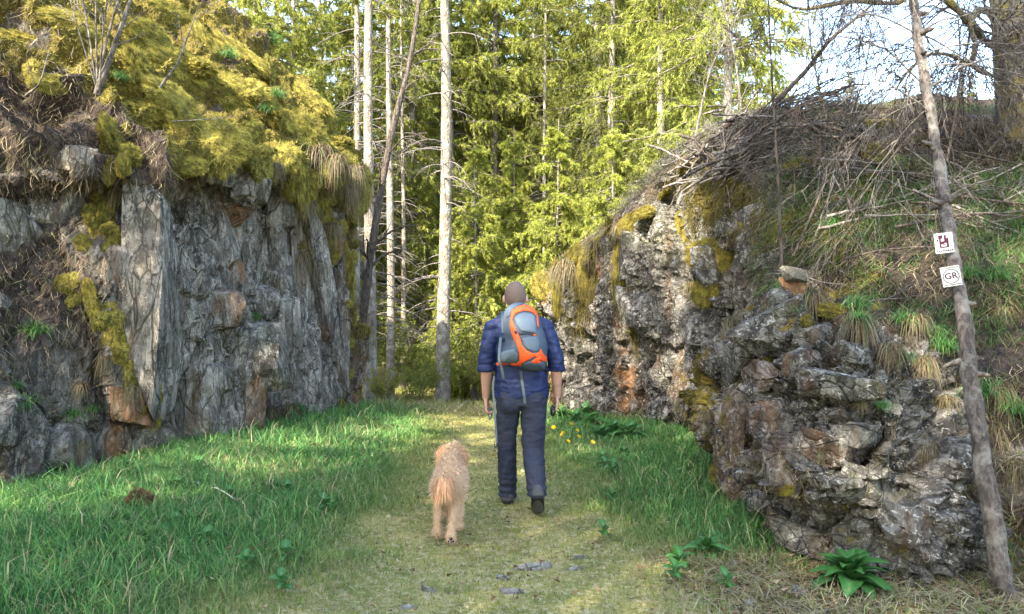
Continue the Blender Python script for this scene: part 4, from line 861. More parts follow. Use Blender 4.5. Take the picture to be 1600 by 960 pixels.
# sawn log end on the bank beside the mossy tree
p = W(1540, 196, 7.6); lp = np.stack([p+np.array([a, .15*a, .05*a]) for a in np.linspace(-.3, .06, 8)])
lg = empty('sawn_log', lp[4], 'sawn log lying against the mossy tree with its cut end showing', 'log')
V, Fc = trunk_mesh(lp, np.full(8, .105), 18, 620, .06); addp('bark', mesh('bark', V, Fc), M['bark_dead'], lg)
def mat_plain(name, c, rough=.8, nz=30, amt=.35, bump=.3, spec=.25):
    m = NT(name); f = m.noise(nz, 6, .65); k = m.mix(f, tuple(a*(1-amt) for a in c), tuple(min(a*(1+amt), .95) for a in c)); m.base(k); m.rough(rough); m.b.inputs['Specular IOR Level'].default_value = spec
    if bump: m.normal(m.bump(m.noise(nz*2, 6, .7), bump, .008))
    return m.m
M['cutwood'] = mat_plain('cut_wood', (.34, .22, .12), .85, 40)
dv = nrm(lp[-1]-lp[-2]); bm = bmesh.new(); bmesh.ops.create_circle(bm, cap_ends=True, segments=24, radius=.104); me = bpy.data.meshes.new('cut_face'); bm.to_mesh(me); bm.free()
o = add('cut_face', me, M['cutwood'], lg); o.matrix_parent_inverse = Matrix.Translation(-Vector(lg.location)); o.matrix_basis = Matrix.Translation(Vector(lp[-1]+dv*.002)) @ Vector(dv).to_track_quat('Z', 'Y').to_matrix().to_4x4()
o = add('cut_face', me, None, lg); o.matrix_parent_inverse = Matrix.Translation(-Vector(lg.location)); o.matrix_basis = Matrix.Translation(Vector(lp[0]-dv*.002)) @ Vector(-dv).to_track_quat('Z', 'Y').to_matrix().to_4x4()

# ================================================================== SMALL THINGS
# way-mark plates on the leaning trunk
M['plate'] = mat_plain('white_plate', (.42, .41, .375), .7, 45, .25, .15, .4)
M['purple'] = mat_plain('purple_ink', (.045, .005, .022), .6, 60, .2, 0)
M['ink'] = mat_plain('grey_ink', (.03, .033, .036), .6, 60, .2, 0)
def flat_poly(pts, z, th=.0008):
    bm = bmesh.new(); vs = [bm.verts.new((x, y, z)) for x, y in pts]; f = bm.faces.new(vs)
    e = bmesh.ops.extrude_face_region(bm, geom=[f]); bmesh.ops.translate(bm, vec=(0, 0, th), verts=[v for v in e['geom'] if isinstance(v, bmesh.types.BMVert)])
    bmesh.ops.recalc_face_normals(bm, faces=bm.faces); return bm
def bm_obj(name, bms, mat, parent):
    V, Fc = [], []; me = bpy.data.meshes.new(name); out = bmesh.new()
    for b in bms:
        t = bpy.data.meshes.new('t'); b.to_mesh(t); b.free(); out.from_mesh(t); bpy.data.meshes.remove(t)
    out.to_mesh(me); out.free(); return add(name, me, mat, parent)
def rect(x0, y0, x1, y1, z=.003): return flat_poly([(x0, y0), (x1, y0), (x1, y1), (x0, y1)], z)
def ring(r0, r1, z, n=40):
    bm = bmesh.new(); a = [(math.cos(i*2*math.pi/n), math.sin(i*2*math.pi/n)) for i in range(n)]
    v0 = [bm.verts.new((r0*c, r0*s, z)) for c, s in a]; v1 = [bm.verts.new((r1*c, r1*s, z)) for c, s in a]
    for i in range(n): bm.faces.new((v0[i], v1[i], v1[(i+1) % n], v0[(i+1) % n]))
    return bm
def plate(px, py, Y, w, h, roll, label):
    c = W(px, py, Y); fr = (Vector((0, 0, CH))-Vector(c)).normalized()
    e = empty('way_mark', c, label, 'sign'); q = fr.to_track_quat('Z', 'Y'); e.rotation_mode = 'QUATERNION'; e.rotation_quaternion = q @ Quaternion((0, 0, 1), roll) @ Quaternion((0, 1, 0), .12)
    bm = bmesh.new(); bmesh.ops.create_cube(bm, size=1); bmesh.ops.scale(bm, vec=(w, h, .005), verts=bm.verts); bmesh.ops.bevel(bm, geom=bm.edges[:], offset=.0012, segments=2, affect='EDGES')
    bm_obj('plate', [bm], M['plate'], e)
    bms = []
    for sx, sy in ((0, .45), (0, -.45)):
        b = bmesh.new(); bmesh.ops.create_uvsphere(b, u_segments=8, v_segments=6, radius=.0028); bmesh.ops.translate(b, vec=(sx*w, sy*h, .003), verts=b.verts); bms.append(b)
    for b in bms: bm_obj('nail', [b], M['ink'], e)
    return e
def text(s, size, mat, parent, x, y, z=.0031, name='lettering'):
    cu = bpy.data.curves.new('t', 'FONT'); cu.body = s; cu.size = size; cu.align_x = 'CENTER'; cu.align_y = 'CENTER'; cu.extrude = .0004; cu.offset = size*.022
    t = bpy.data.objects.new('t', cu); col.objects.link(t); dg = bpy.context.evaluated_depsgraph_get(); me = bpy.data.meshes.new_from_object(t.evaluated_get(dg)); bpy.data.objects.remove(t)
    return add(name, me, mat, parent, (x, y, z))
g = plate(1486, 432, 4.58, .104, .124, .17, 'white square way mark reading GR inside a circle, on the leaning trunk')
text('GR', .052, M['purple'], g, 0, .001); bm_obj('ring', [ring(.0405, .0455, .0034)], M['ink'], g)
bm_obj('border_line', [rect(-.048, .050, .048, .054)], M['ink'], g); bm_obj('border_line', [rect(-.048, -.054, .048, -.050)], M['ink'], g)
g = plate(1475, 380, 4.74, .104, .130, .10, 'white way mark with a purple block emblem, nailed above the one reading GR')
bm_obj('emblem', [rect(-.030, .030, -.006, .052), rect(-.026, -.028, -.016, .030), rect(-.016, -.006, .002, .012), rect(.002, .0, .014, .050), rect(.014, -.030, .026, .030), rect(-.016, -.030, .014, -.022), rect(-.010, -.014, .010, -.009), rect(-.038, .012, -.030, .028)], M['purple'], g)
bm_obj('small_print', [rect(-.046+i*.012, -.054, -.037+i*.012, -.046+.002*(i % 2)) for i in range(8)], M['ink'], g)

# cairn of two stones on the outcrop
M['rust_stone'] = mat_rock('rust_stone', (.16, .075, .03), (.28, .15, .07), (.40, .28, .16), .5)
M['cap_stone'] = mat_rock('cap_stone', (.085, .075, .05), (.18, .16, .11), (.27, .24, .16), .3)
M['pale_stone'] = mat_rock('pale_stone', (.17, .15, .125), (.31, .285, .24), (.48, .45, .39), .4, (1, 1, 1))
hp, hn = hit(1240, 470, ['B']); yc = hp[1]+.05; s = yc/F
base = W(1241, 458, yc)
def stone(name, me, c, sc, rot, label, cat='stone', group=None):
    o = add(name, me, None, None, c, rot, sc); return tag(o, label, cat, group)
stone('stone', rock_mesh('stone', 640, 4, 8, M['rust_stone'], (0, 0, .6)), base, (17*s, 14*s, 21*s), (.05, .08, .3), 'rust-orange block stone standing on the outcrop under a flat cap stone')
stone('stone', rock_mesh('stone', 641, 4, 10, M['cap_stone'], (.1, 0, 0)), base+np.array([-.004, -.01, 27*s]), (24*s, 18*s, 13*s), (.1, .12, .5), 'flat brownish cap stone balanced on the rust-orange block')
PS = [rock_mesh('stone', 650+i, 4, 9, M['pale_stone'], (0, 0, 0), .16) for i in range(4)]
def ground_px(px, py):
    Y = CH*F/(py-480)
    for _ in range(4): x = (px-800)/F*Y; Y = (CH-gz(x, Y))*F/(py-480)
    return np.array([(px-800)/F*Y, Y, gz((px-800)/F*Y, Y)])
for px, py, w, h, lb in [(835, 888, 60, 14, 'long pale flat stone sunk in the turf of the path, largest one'), (800, 925, 44, 12, None), (900, 890, 26, 8, None), (672, 924, 26, 12, None), (906, 872, 24, 10, None), (785, 905, 22, 12, None), (1147, 884, 18, 16, 'small white stone at the foot of the outcrop'), (1195, 878, 16, 14, None), (1250, 930, 30, 24, None), (1170, 945, 26, 14, None), 
                       (1180, 855, 14, 12, None), (1290, 935, 16, 12, None), (1420, 935, 20, 14, None), (425, 752, 22, 14, None), (455, 765, 26, 14, None), (1345, 868, 26, 12, None), (640, 950, 26, 8, None)]:
    p = ground_px(px, py); s = p[1]/F
    stone('stone', PS[random.randrange(4)], p+np.array([0, 0, -max(h*s*.5, .012)*.55]), (w*s/2, w*s/2*.5, max(h*s*.8, .016)), (0, random.uniform(-.1, .1), random.uniform(-.4, .4)), lb or 'pale stone showing through the grass', 'stone', None if lb else 'pale stones in the grass')
# clod of dry moss in the left grass
p = ground_px(225, 800)
me = cushion_mesh(660, (.22, .13, .05), (.12, .07, .03)); tag(add('moss_clod', me, None, None, p+np.array([0, 0, .06]), (.3, .6, .4), (.12, .09, .075)), 'brown fallen moss clod lying in the left grass', 'moss clod')
p = ground_px(495, 705); tag(add('moss_clod', me, None, None, p+np.array([0, 0, .03]), (.1, .2, 1.4), (.13, .1, .05)), 'tan moss clod in the grass close to the slate cliff end', 'moss clod')
# foxglove-like rosette with broad leaves
def leaf_mesh(s):
    r = rng(s); n = 11; t = np.linspace(0, 1, n); w = .23*np.sin(np.pi*np.clip(t*.93+.05, 0, 1))**.8*(1-.25*t); V = []
    for i in range(n):
        x = t[i]; z = .5*t[i]-.75*t[i]**2
        for k in (-1, -.5, 0, .5, 1): V.append((x, w[i]*k, z+.35*w[i]*abs(k)+.012*math.sin(x*22+k*3)*abs(k)))
    V = np.array(V); Fc = gfaces(n, 5); c = np.tile(np.array([.035, .115, .022]), (len(V), 1)); c[2::5] = (.075, .17, .045)
    c *= r.uniform(.85, 1.15, (len(V), 1)); me = mesh('leaf', V, Fc, c); me.materials.append(M['leaf']); return me
M['leaf'] = mat_blade('broad_leaf', .22, .45)
LF = [leaf_mesh(670+i) for i in range(3)]
def rosette(px, py, size, n, label, name='foxglove_plant', tiltx=0):
    p = ground_px(px, py); e = empty(name, p, label, 'plant'); s = size*p[1]/F
    for i in range(n):
        q = i/n; L = s*(.35+.65*math.sqrt(1-q*.8))*random.uniform(.85, 1.1)
        o = add('leaf', LF[i % 3], None, e, (0, 0, .02+.10*q*s*3), (random.uniform(-.25, .25), -.05-1.05*q+random.uniform(-.15, .15), i*2.39996), (L, L*random.uniform(.9, 1.3), L))
rosette(1330, 922, 74, 26, 'broad-leaved dark green rosette plant at the foot of the outcrop')
rosette(1105, 872, 40, 16, 'low narrow-leaved green plant in the grass before the outcrop', 'rosette_plant')
rosette(1590, 690, 40, 8, 'small leafy plant beside the leaning trunk on the bank', 'leafy_plant')
# dandelions at the foot of the rock wall
def dandelion():
    bm = bmesh.new(); n = 40
    for k in range(n):
        a = k*2.39996; rd = .006+.014*math.sqrt(k/n); z = .010*(1-k/n)
        c, s_ = math.cos(a), math.sin(a); v = [bm.verts.new((c*.002, s_*.002, 0)), bm.verts.new((c*rd-s_*.003, s_*rd+c*.003, z)), bm.verts.new((c*rd+s_*.003, s_*rd-c*.003, z+.001))]; bm.faces.new(v)
    me = bpy.data.meshes.new('flower'); bm.to_mesh(me); bm.free(); me.materials.append(M['yellow']); return me
M['yellow'] = mat_plain('dandelion_yellow', (.75, .50, .01), .7, 60, .15, 0)
M['stem'] = mat_plain('stem_green', (.09, .15, .04), .6, 60, .15, 0)
dfl = dandelion(); V, Fc = tubes(np.array([[(0, 0, 0), (.004, 0, .06), (0, .004, .13)]]), np.array([[.0025, .002, .002]]), 5); dst = mesh('stem', V, Fc); dst.materials.append(M['stem'])
for px, py in [(865, 677), (878, 690), (893, 672), (902, 683), (905, 694), (848, 668), (949, 668), (880, 687), (926, 704), (888, 702)]:
    p = ground_px(px, py+14); e = empty('dandelion', p, 'yellow dandelion in the grass at the foot of the rock wall', 'flower', 'dandelions by the rock wall')
    e.scale = (1.35,)*3; add('stem', dst, None, e); add('flower', dfl, None, e, (0, .004, .13), (.9, 0, random.uniform(0, 6)))
# broad weeds along the foot of the right wall
for i, (px, py, sz) in enumerate([(900, 668, 34), (925, 675, 38), (880, 662, 30), (960, 684, 36), (940, 690, 30), (985, 690, 34), (915, 655, 30)]):
    rosette(px, py, sz, 12, ['leafy weed among the dandelions', 'leafy weed close to the rock wall foot', 'small leafy weed by the hiker\'s right hand', 'leafy weed in front of the rock wall', 'leafy weed on the grass edge below the rock wall', 'leafy weed next to the outcrop\'s far side', 'dark weed tucked against the sunny rock wall'][i], 'leafy_weed')
for i in range(30):
    py = random.uniform(690, 940); px = random.choice((random.uniform(60, 520), random.uniform(930, 1150))); p = ground_px(px, py)
    if inside_rock(np.array([p[0]+.3*(1 if px > 800 else -1)]), np.array([p[1]]))[0]: continue
    e = empty('leafy_weed', p+np.array([0, 0, .02]), 'small leafy weed growing in the verge grass', 'plant', 'weeds in the verge grass'); s = random.uniform(.05, .10)
    for j in range(7): add('leaf', LF[j % 3], None, e, (0, 0, .01+.01*j), (random.uniform(-.3, .3), -.15-.10*j, j*2.4), (s, s*1.5, s))
# bleached dry stalks in the left grass
for i, pts in enumerate([[(300, 800, 6.0), (303, 770, 5.98), (306, 752, 5.97), (318, 766, 5.95)], [(306, 752, 5.97), (296, 762, 6.0), (289, 766, 6.0)], [(338, 808, 5.7), (335, 780, 5.7), (332, 761, 5.7), (352, 770, 5.68), (375, 786, 5.66)]]):
    P = polyline(wline(pts), 14); V, Fc = tubes(P[None], np.full((1, 14), .0045), 5)
    tag(add('dry_stalk', mesh('dry_stalk', V, Fc), M['cutwood' if 0 else 'straw'] if 'straw' in M else mat_plain('straw', (.50, .44, .30), .8, 50, .1, 0)), 'bleached bent stalk standing in the left grass', 'stalk', 'bleached stalks')
# ================================================================== FIGURES
def hull_pts(P):
    bm = bmesh.new(); vs = [bm.verts.new(p) for p in P]; bmesh.ops.convex_hull(bm, input=vs)
    bmesh.ops.delete(bm, geom=[v for v in bm.verts if not v.link_faces], context='VERTS'); bmesh.ops.recalc_face_normals(bm, faces=bm.faces)
    return bm
_b = bmesh.new(); bmesh.ops.create_icosphere(_b, subdivisions=3, radius=1); SPH = np.array([v.co[:] for v in _b.verts]); _b.free()
CIR = np.array([(math.cos(a), math.sin(a), 0) for a in np.linspace(0, 2*math.pi, 28, endpoint=False)])
def solid(prims, vox, smooth=3, fac=.5):
    """union of capsules ('c'), ellipsoids ('e') and frusta ('k') as one continuous smooth surface -> V, F"""
    me = bpy.data.meshes.new('t'); out = bmesh.new()
    for p in prims:
        if p[0] == 'c': P = np.concatenate([SPH*p[3]+np.array(p[1]), SPH*p[4]+np.array(p[2])])
        elif p[0] == 'e': P = SPH*np.array(p[2])+np.array(p[1])
        else: P = np.concatenate([CIR*np.array([*p[3], 1])+np.array(p[1]), CIR*np.array([*p[4], 1])+np.array(p[2])])
        b = hull_pts(P); t = bpy.data.meshes.new('t2'); b.to_mesh(t); b.free(); out.from_mesh(t); bpy.data.meshes.remove(t)
    out.to_mesh(me); out.free(); o = bpy.data.objects.new('t', me); col.objects.link(o)
    md = o.modifiers.new('r', 'REMESH'); md.mode = 'VOXEL'; md.voxel_size = vox
    if smooth: ms = o.modifiers.new('s', 'SMOOTH'); ms.factor = fac; ms.iterations = smooth
    dg = bpy.context.evaluated_depsgraph_get(); m2 = bpy.data.meshes.new_from_object(o.evaluated_get(dg)); bpy.data.objects.remove(o)
    V = np.zeros(len(m2.vertices)*3, np.float32); m2.vertices.foreach_get('co', V); V = V.reshape(-1, 3).astype(float)
    N = np.zeros(len(m2.vertices)*3, np.float32); m2.vertices.foreach_get('normal', N); N = N.reshape(-1, 3).astype(float)
    m2.calc_loop_triangles(); Fc = np.zeros(len(m2.loop_triangles)*3, np.int32); m2.loop_triangles.foreach_get('vertices', Fc); Fc = Fc.reshape(-1, 3)
    return V, N, Fc
M['skin'] = mat_plain('skin', (.44, .235, .165), .55, 40, .12, .1, .4)
M['stubble'] = mat_plain('stubble', (.15, .10, .075), .8, 220, .4, .4)
M['jacket'] = mat_plain('navy_jacket', (.008, .016, .062), .6, 90, .25, .25, .35)
M['trousers'] = mat_plain('dark_trousers', (.024, .027, .041), .8, 120, .3, .3)
M['boot'] = mat_plain('boot', (.06, .058, .055), .8, 90, .3, .3)
M['sole'] = mat_plain('boot_sole', (.012, .012, .012), .8, 90, .3, .3)
M['pack'] = mat_plain('pack_fabric', (.055, .076, .098), .65, 110, .2, .25, .35)
M['pack2'] = mat_plain('pack_fabric_light', (.092, .118, .14), .6, 110, .15, .2, .35)
M['orange'] = mat_plain('orange_fabric', (.80, .085, .012), .6, 110, .12, .2, .35)
M['webbing'] = mat_plain('grey_webbing', (.11, .135, .13), .8, 120, .2, .3)
M['black'] = mat_plain('black_plastic', (.012, .012, .013), .4, 60, .2, 0, .5)
ox, oy = .08, 5.9; BASE = np.array([ox, oy, gz(ox, oy)+.012])
OFF = np.array([ox, oy, 0])
def hand(w, side):
    """side -1 left, +1 right; palm faces the thigh, fingers hang and curl"""
    w = np.array(w, float); med = np.array([-side, 0, 0.]); out = []
    q = lambda m, y, z: tuple(w+med*m+np.array([0, y, z]))
    for y0, L in ((.030, .068), (.010, .076), (-.011, .070), (-.030, .055)):
        k = q(.004, y0, -.088)
        out += [('c', q(0, y0*.55, -.01), k, .0155, .0125)]
        a = q(.014, y0*1.05, -.088-.50*L); b = q(.042, y0*1.0, -.088-.66*L); c = q(.052, y0*.95, -.088-.42*L)
        out += [('c', k, a, .0105, .0096), ('c', a, b, .0096, .0088), ('c', b, c, .0088, .0078)]
    out += [('c', q(.004, .016, -.02), q(.012, .047, -.052), .015, .0125), ('c', q(.012, .047, -.052), q(.030, .054, -.083), .0115, .0098), ('c', q(.030, .054, -.083), q(.044, .046, -.100), .0098, .0082)]
    return out
wl, wr = (-.212, 5.985, .872), (.364, 5.955, .888)
hx = .026
body = [('e', (hx, 5.925, 1.690), (.085, .102, .116)), ('e', (hx, 5.965, 1.63), (.058, .070, .075)), ('c', (hx, 5.985, 1.60), (hx, 6.02, 1.585), .034, .02), ('c', (hx, 6.03, 1.68), (hx, 6.052, 1.645), .010, .015),
        ('e', (hx-.091, 5.925, 1.662), (.013, .022, .034)), ('e', (hx+.091, 5.925, 1.662), (.013, .022, .034)), ('c', (hx-.035, 6.012, 1.70), (hx+.035, 6.012, 1.70), .014, .014),
        ('c', (.032, 5.90, 1.45), (hx, 5.915, 1.63), .064, .062), ('e', (.06, 5.9, 1.36), (.19, .11, .15)), ('e', (.07, 5.9, 1.1), (.165, .105, .25)), ('e', (.077, 5.9, .92), (.165, .11, .12)),
        ('c', (-.13, 5.9, 1.455), (.25, 5.9, 1.455), .05, .05),
        ('c', (-.15, 5.9, 1.45), (-.205, 5.885, 1.14), .05, .043), ('c', (-.205, 5.885, 1.14), wl, .047, .029), ('c', (-.205, 5.90, 1.10), (-.209, 5.94, 1.0), .048, .041),
        ('c', (.27, 5.9, 1.45), (.352, 5.88, 1.14), .05, .043), ('c', (.352, 5.88, 1.14), wr, .047, .029), ('c', (.353, 5.89, 1.10), (.358, 5.92, 1.0), .048, .041),
        ('c', (-.02, 5.9, .88), (-.045, 5.97, .53), .075, .05), ('c', (-.045, 5.97, .53), (-.033, 6.08, .10), .05, .035), ('c', (-.033, 6.09, .07), (-.045, 6.25, .04), .035, .03),
        ('c', (.17, 5.88, .88), (.163, 5.86, .52), .075, .05), ('c', (.163, 5.86, .52), (.192, 5.64, .21), .05, .035), ('c', (.192, 5.61, .18), (.2, 5.72, .06), .035, .03)]
body += hand(wl, -1)+hand(wr, 1)
V, N, Fc = solid(body, .0062, 3)
person = add('person', mesh('person', V-OFF, Fc), M['skin'], None, BASE)
tag(person, 'shaven-headed hiker in navy jacket and dark trousers walking away along the path', 'person')
# stubble over the skull
sel = (V[:, 2] > 1.672-.06*sstep(5.93, 5.86, V[:, 1])+.10*sstep(5.96, 6.0, V[:, 1]))*(np.abs(V[:, 0]-hx) < .0855)
f = Fc[sel[Fc].all(1)]; add('hair', mesh('hair', V-OFF+N*.003, f), M['stubble'], person)
for sx in (-1, 1):
    b = bmesh.new(); bmesh.ops.create_uvsphere(b, u_segments=12, v_segments=8, radius=.011); me = bpy.data.meshes.new('eye'); b.to_mesh(me); b.free()
    add('eye', me, M['plate'], person, (hx+sx*.032-ox, 6.008-oy, 1.675))
def wrinkle(V, N, amp, f, s): return V+N*(amp*(1-2*np.abs(fbm(V*np.array(f), 3, s)))+.3*amp*fbm(V*np.array(f)*2.6, 2, s+4))[:, None]
jk = [('e', (.06, 5.9, 1.395), (.215, .135, .14)), ('e', (.066, 5.9, 1.24), (.205, .138, .2)), ('k', (.07, 5.9, 1.2), (.077, 5.9, .885), (.198, .135), (.213, .15)),
      ('c', (-.115, 5.9, 1.445), (.235, 5.9, 1.445), .064, .064), ('c', (.0, 5.9, 1.53), (-.125, 5.9, 1.445), .056, .060), ('c', (.06, 5.9, 1.53), (.245, 5.9, 1.445), .056, .060),
      ('k', (.03, 5.9, 1.5), (.027, 5.908, 1.588), (.083, .083), (.072, .074)),
      ('c', (-.145, 5.9, 1.43), (-.187, 5.885, 1.28), .070, .062), ('c', (-.187, 5.885, 1.28), (-.203, 5.885, 1.17), .062, .058), ('k', (-.204, 5.885, 1.2), (-.208, 5.892, 1.095), (.060, .062), (.057, .06)), ('k', (-.206, 5.888, 1.135), (-.208, 5.892, 1.093), (.064, .066), (.063, .065)),
      ('c', (.265, 5.9, 1.43), (.320, 5.885, 1.28), .070, .062), ('c', (.320, 5.885, 1.28), (.350, 5.88, 1.17), .066, .060), ('k', (.348, 5.88, 1.2), (.355, 5.89, 1.095), (.060, .062), (.057, .06)), ('k', (.352, 5.885, 1.135), (.355, 5.89, 1.093), (.064, .066), (.063, .065))]
V, N, Fc = solid(jk, .007, 3); V = wrinkle(V, N, .007, (6, 6, 14), 700); V = V+N*(.0045*(1-2*np.abs(vnoise(V*np.array([13, 13, 24])+fbm(V*9, 2, 705)[:, None], 704))))[:, None]; add('jacket', mesh('jacket', V-OFF, Fc), M['jacket'], person)
tr = [('k', (.077, 5.9, .985), (.077, 5.9, .83), (.19, .125), (.20, .138)), ('e', (-.01, 5.85, .86), (.10, .10, .11)), ('e', (.165, 5.85, .86), (.105, .10, .11)),
      ('k', (-.024, 5.9, .88), (-.045, 5.97, .55), (.100, .118), (.074, .085)), ('k', (-.045, 5.97, .56), (-.033, 6.08, .045), (.074, .085), (.066, .078)),
      ('k', (.176, 5.88, .88), (.164, 5.86, .50), (.108, .118), (.083, .09)), ('k', (.164, 5.87, .51), (.192, 5.645, .165), (.083, .09), (.068, .080))]
V, N, Fc = solid(tr, .007, 4); V = wrinkle(V, N, .007, (8, 8, 13), 710); V = V+N*(.004*(1-2*np.abs(vnoise(V*np.array([14, 14, 22])+fbm(V*9, 2, 716)[:, None], 714))))[:, None]
low = sstep(.35, .08, V[:, 2])[:, None]; V = V+N*low*.006*np.sin(V[:, 2:3]*110+9*fbm(V*6, 2, 715)[:, None])
add('trousers', mesh('trousers', V-OFF, Fc), M['trousers'], person)
def boot(heel, ball, toe, lift):
    h, b, t = [np.array(a, float) for a in (heel, ball, toe)]
    up = nrm(np.cross(np.array([1., 0, 0]), nrm(t-h))); 
    if up[2] < 0: up = -up
    pr = [('c', tuple(h+up*.05), tuple(b+up*.042), .052, .050), ('c', tuple(b+up*.04), tuple(t+up*.03), .050, .040), ('c', tuple(h+up*.05), tuple(h+up*.085), .050, .044)]
    V, N, Fc = solid(pr, .008, 3); o = add('boot', mesh('boot', V-OFF, Fc), M['boot'], person)
    pr = [('c', tuple(h+up*.014), tuple(b+up*.012), .047, .052), ('c', tuple(b+up*.012), tuple(t+up*.012), .052, .042)]
    V, N, Fc = solid(pr, .008, 2); d = ((V-h)@up); V = V-up*((d-np.clip(d, .0, .026))[:, None]); add('sole', mesh('sole', V-OFF, Fc), M['sole'], o)
boot((-.035, 6.04, .0), (-.042, 6.2, .0), (-.046, 6.27, .005), 0)
boot((.193, 5.575, .140), (.200, 5.705, .020), (.202, 5.775, .004), 1)

# ---------------- backpack
PY = 5.60
def cw(cx, cy, Y=PY): return ((720+cx/4.8-800)/F*Y, CH-(420+cy/4.8-480)/F*Y)
outl = [(345, 285), (385, 258), (455, 250), (530, 278), (580, 330), (605, 430), (640, 520), (656, 640), (652, 710), (640, 775), (560, 788), (470, 772), (430, 748), (360, 735), (290, 728), (275, 700), (285, 640), (330, 600), (338, 520), (318, 400), (318, 330)]
pc = np.array(cw(475, 545)); OP = np.array([cw(*a) for a in outl]); an = np.arctan2(OP[:, 1]-pc[1], OP[:, 0]-pc[0]); rd = np.hypot(*(OP-pc).T); k = np.argsort(an); an, rd = an[k], rd[k]
def outr(a): return np.interp(a, np.concatenate([an-2*np.pi, an, an+2*np.pi]), np.concatenate([rd]*3))
def sdepth(x, z):
    d = np.stack([x-pc[0], z-pc[1]], -1); t = np.clip(np.hypot(d[..., 0], d[..., 1])/outr(np.arctan2(d[..., 1], d[..., 0])), 0, 1)
    return .245*np.sqrt(np.maximum(1-t**3.2, 0))*(1-.25*sstep(pc[1]-.05, pc[1]+.3, z))
YB = 5.79
a = np.linspace(-np.pi, np.pi, 96, endpoint=False); ts = np.linspace(0, 1, 34)**.6; ts[-1] = 1
rr_ = outr(a); rr_ = np.convolve(np.concatenate([rr_[-3:], rr_, rr_[:3]]), np.ones(5)/5, 'same')[3:-3]
TT, AA = np.meshgrid(ts, np.arange(96), indexing='ij'); X = pc[0]+TT*rr_[AA]*np.cos(a[AA]); Z = pc[1]+TT*rr_[AA]*np.sin(a[AA])
Yp = YB-.245*np.sqrt(np.maximum(1-TT**3.2, 0))*(1-.25*sstep(pc[1]-.05, pc[1]+.3, Z)); PP = np.stack([X, Yp, Z], -1)
PP[..., 1] += .007*fbm(PP*14, 3, 720)
back = PP.copy(); back[..., 1] = YB+.015*(1-TT)
def closed(nu, nv, flip=False, off=0):
    i = np.arange(nu*nv).reshape(nu, nv)+off; n_ = np.roll(i, -1, 1); f = np.stack([i[:-1], i[1:], n_[1:], n_[:-1]], -1).reshape(-1, 4); return f[:, ::-1] if flip else f
PB = np.array([pc[0], 5.68, 1.0]); 
pack = empty('backpack', (ox, 5.68, BASE[2]+.95), 'grey-blue and orange hiking backpack on the hiker\'s back', 'backpack')
PO = np.array([ox, 5.68, .95])
nz_ = 34*96; V = np.concatenate([PP.reshape(-1, 3), back.reshape(-1, 3)]); Fq = np.concatenate([closed(34, 96, True), closed(34, 96, False, nz_)])
add('pack_body', mesh('pack_body', V-PO, Fq), M['pack'], pack)
def panel(name, pts, mat, lift=.007, th=.016, parent=None, puff=0.):
    P2 = [cw(*p) for p in pts]; bm = bmesh.new(); vs = [bm.verts.new((x, 0, z)) for x, z in P2]; es = [bm.edges.new((vs[i], vs[(i+1) % len(vs)])) for i in range(len(vs))]
    bmesh.ops.triangle_fill(bm, edges=es, use_beauty=True)
    for _ in range(5):
        lg = [e for e in bm.edges if e.calc_length() > .012]
        if not lg: break
        bmesh.ops.subdivide_edges(bm, edges=lg, cuts=1); bmesh.ops.triangulate(bm, faces=bm.faces[:])
    bd = [e for e in bm.edges if e.is_boundary]
    cen = np.array(P2).mean(0)
    for v in bm.verts:
        on = any(e.is_boundary for e in v.link_edges); y = YB-float(sdepth(np.array([v.co.x]), np.array([v.co.z]))[0])
        v.co.y = y-lift*(.55 if on else 1.)-(0 if on else puff)
    ex = bmesh.ops.extrude_edge_only(bm, edges=bd); bmesh.ops.translate(bm, vec=(0, th, 0), verts=[g for g in ex['geom'] if isinstance(g, bmesh.types.BMVert)])
    bmesh.ops.recalc_face_normals(bm, faces=bm.faces); bmesh.ops.translate(bm, vec=tuple(-PO), verts=bm.verts)
    me = bpy.data.meshes.new(name); bm.to_mesh(me); bm.free(); me.polygons.foreach_set('use_smooth', np.ones(len(me.polygons), bool)); return add(name, me, mat, parent or pack)
panel('trim_band', [(372, 352), (382, 312), (428, 282), (480, 266), (532, 282), (572, 318), (585, 352), (590, 440), (580, 440), (572, 358), (555, 336), (518, 320), (470, 316), (422, 331), (398, 355), (388, 385), (412, 445), (442, 512), (462, 572), (492, 610), (540, 632), (585, 626), (600, 597), (622, 642), (652, 672), (650, 704), (605, 690), (552, 655), (500, 684), (462, 708), (450, 738), (410, 748), (372, 734), (362, 712), (415, 714), (438, 690), (440, 640), (420, 572), (382, 492), (366, 420)], M['orange'], .012)
panel('upper_pocket', [(398, 372), (430, 345), (475, 332), (520, 336), (552, 352), (568, 400), (572, 490), (520, 478), (450, 470), (420, 430)], M['pack2'], .008, puff=.006)
panel('lower_pocket', [(455, 520), (520, 505), (575, 498), (592, 560), (582, 615), (540, 622), (495, 602), (470, 570)], M['pack2'], .008, puff=.006)
panel('bottom_pocket', [(480, 705), (515, 690), (560, 705), (630, 705), (640, 740), (628, 772), (560, 778), (490, 765), (462, 742)], M['pack'], .006, puff=.008)
panel('side_pocket', [(292, 640), (335, 615), (400, 600), (428, 640), (425, 690), (400, 706), (340, 710), (285, 712)], M['pack2'], .006, puff=.004)
panel('pocket_trim', [(520, 700), (560, 668), (600, 655), (612, 672), (585, 690), (610, 700), (560, 712)], M['orange'], .016)
panel('top_lid', [(335, 320), (360, 278), (420, 258), (478, 258), (430, 278), (385, 308), (368, 350), (345, 372)], M['pack'], .010)
panel('hip_wing', [(262, 722), (300, 712), (358, 716), (352, 738), (300, 738), (265, 742)], M['orange'], .010)
panel('zip', [(430, 480), (500, 478), (572, 494), (570, 501), (500, 487), (432, 488)], M['black'], .013)
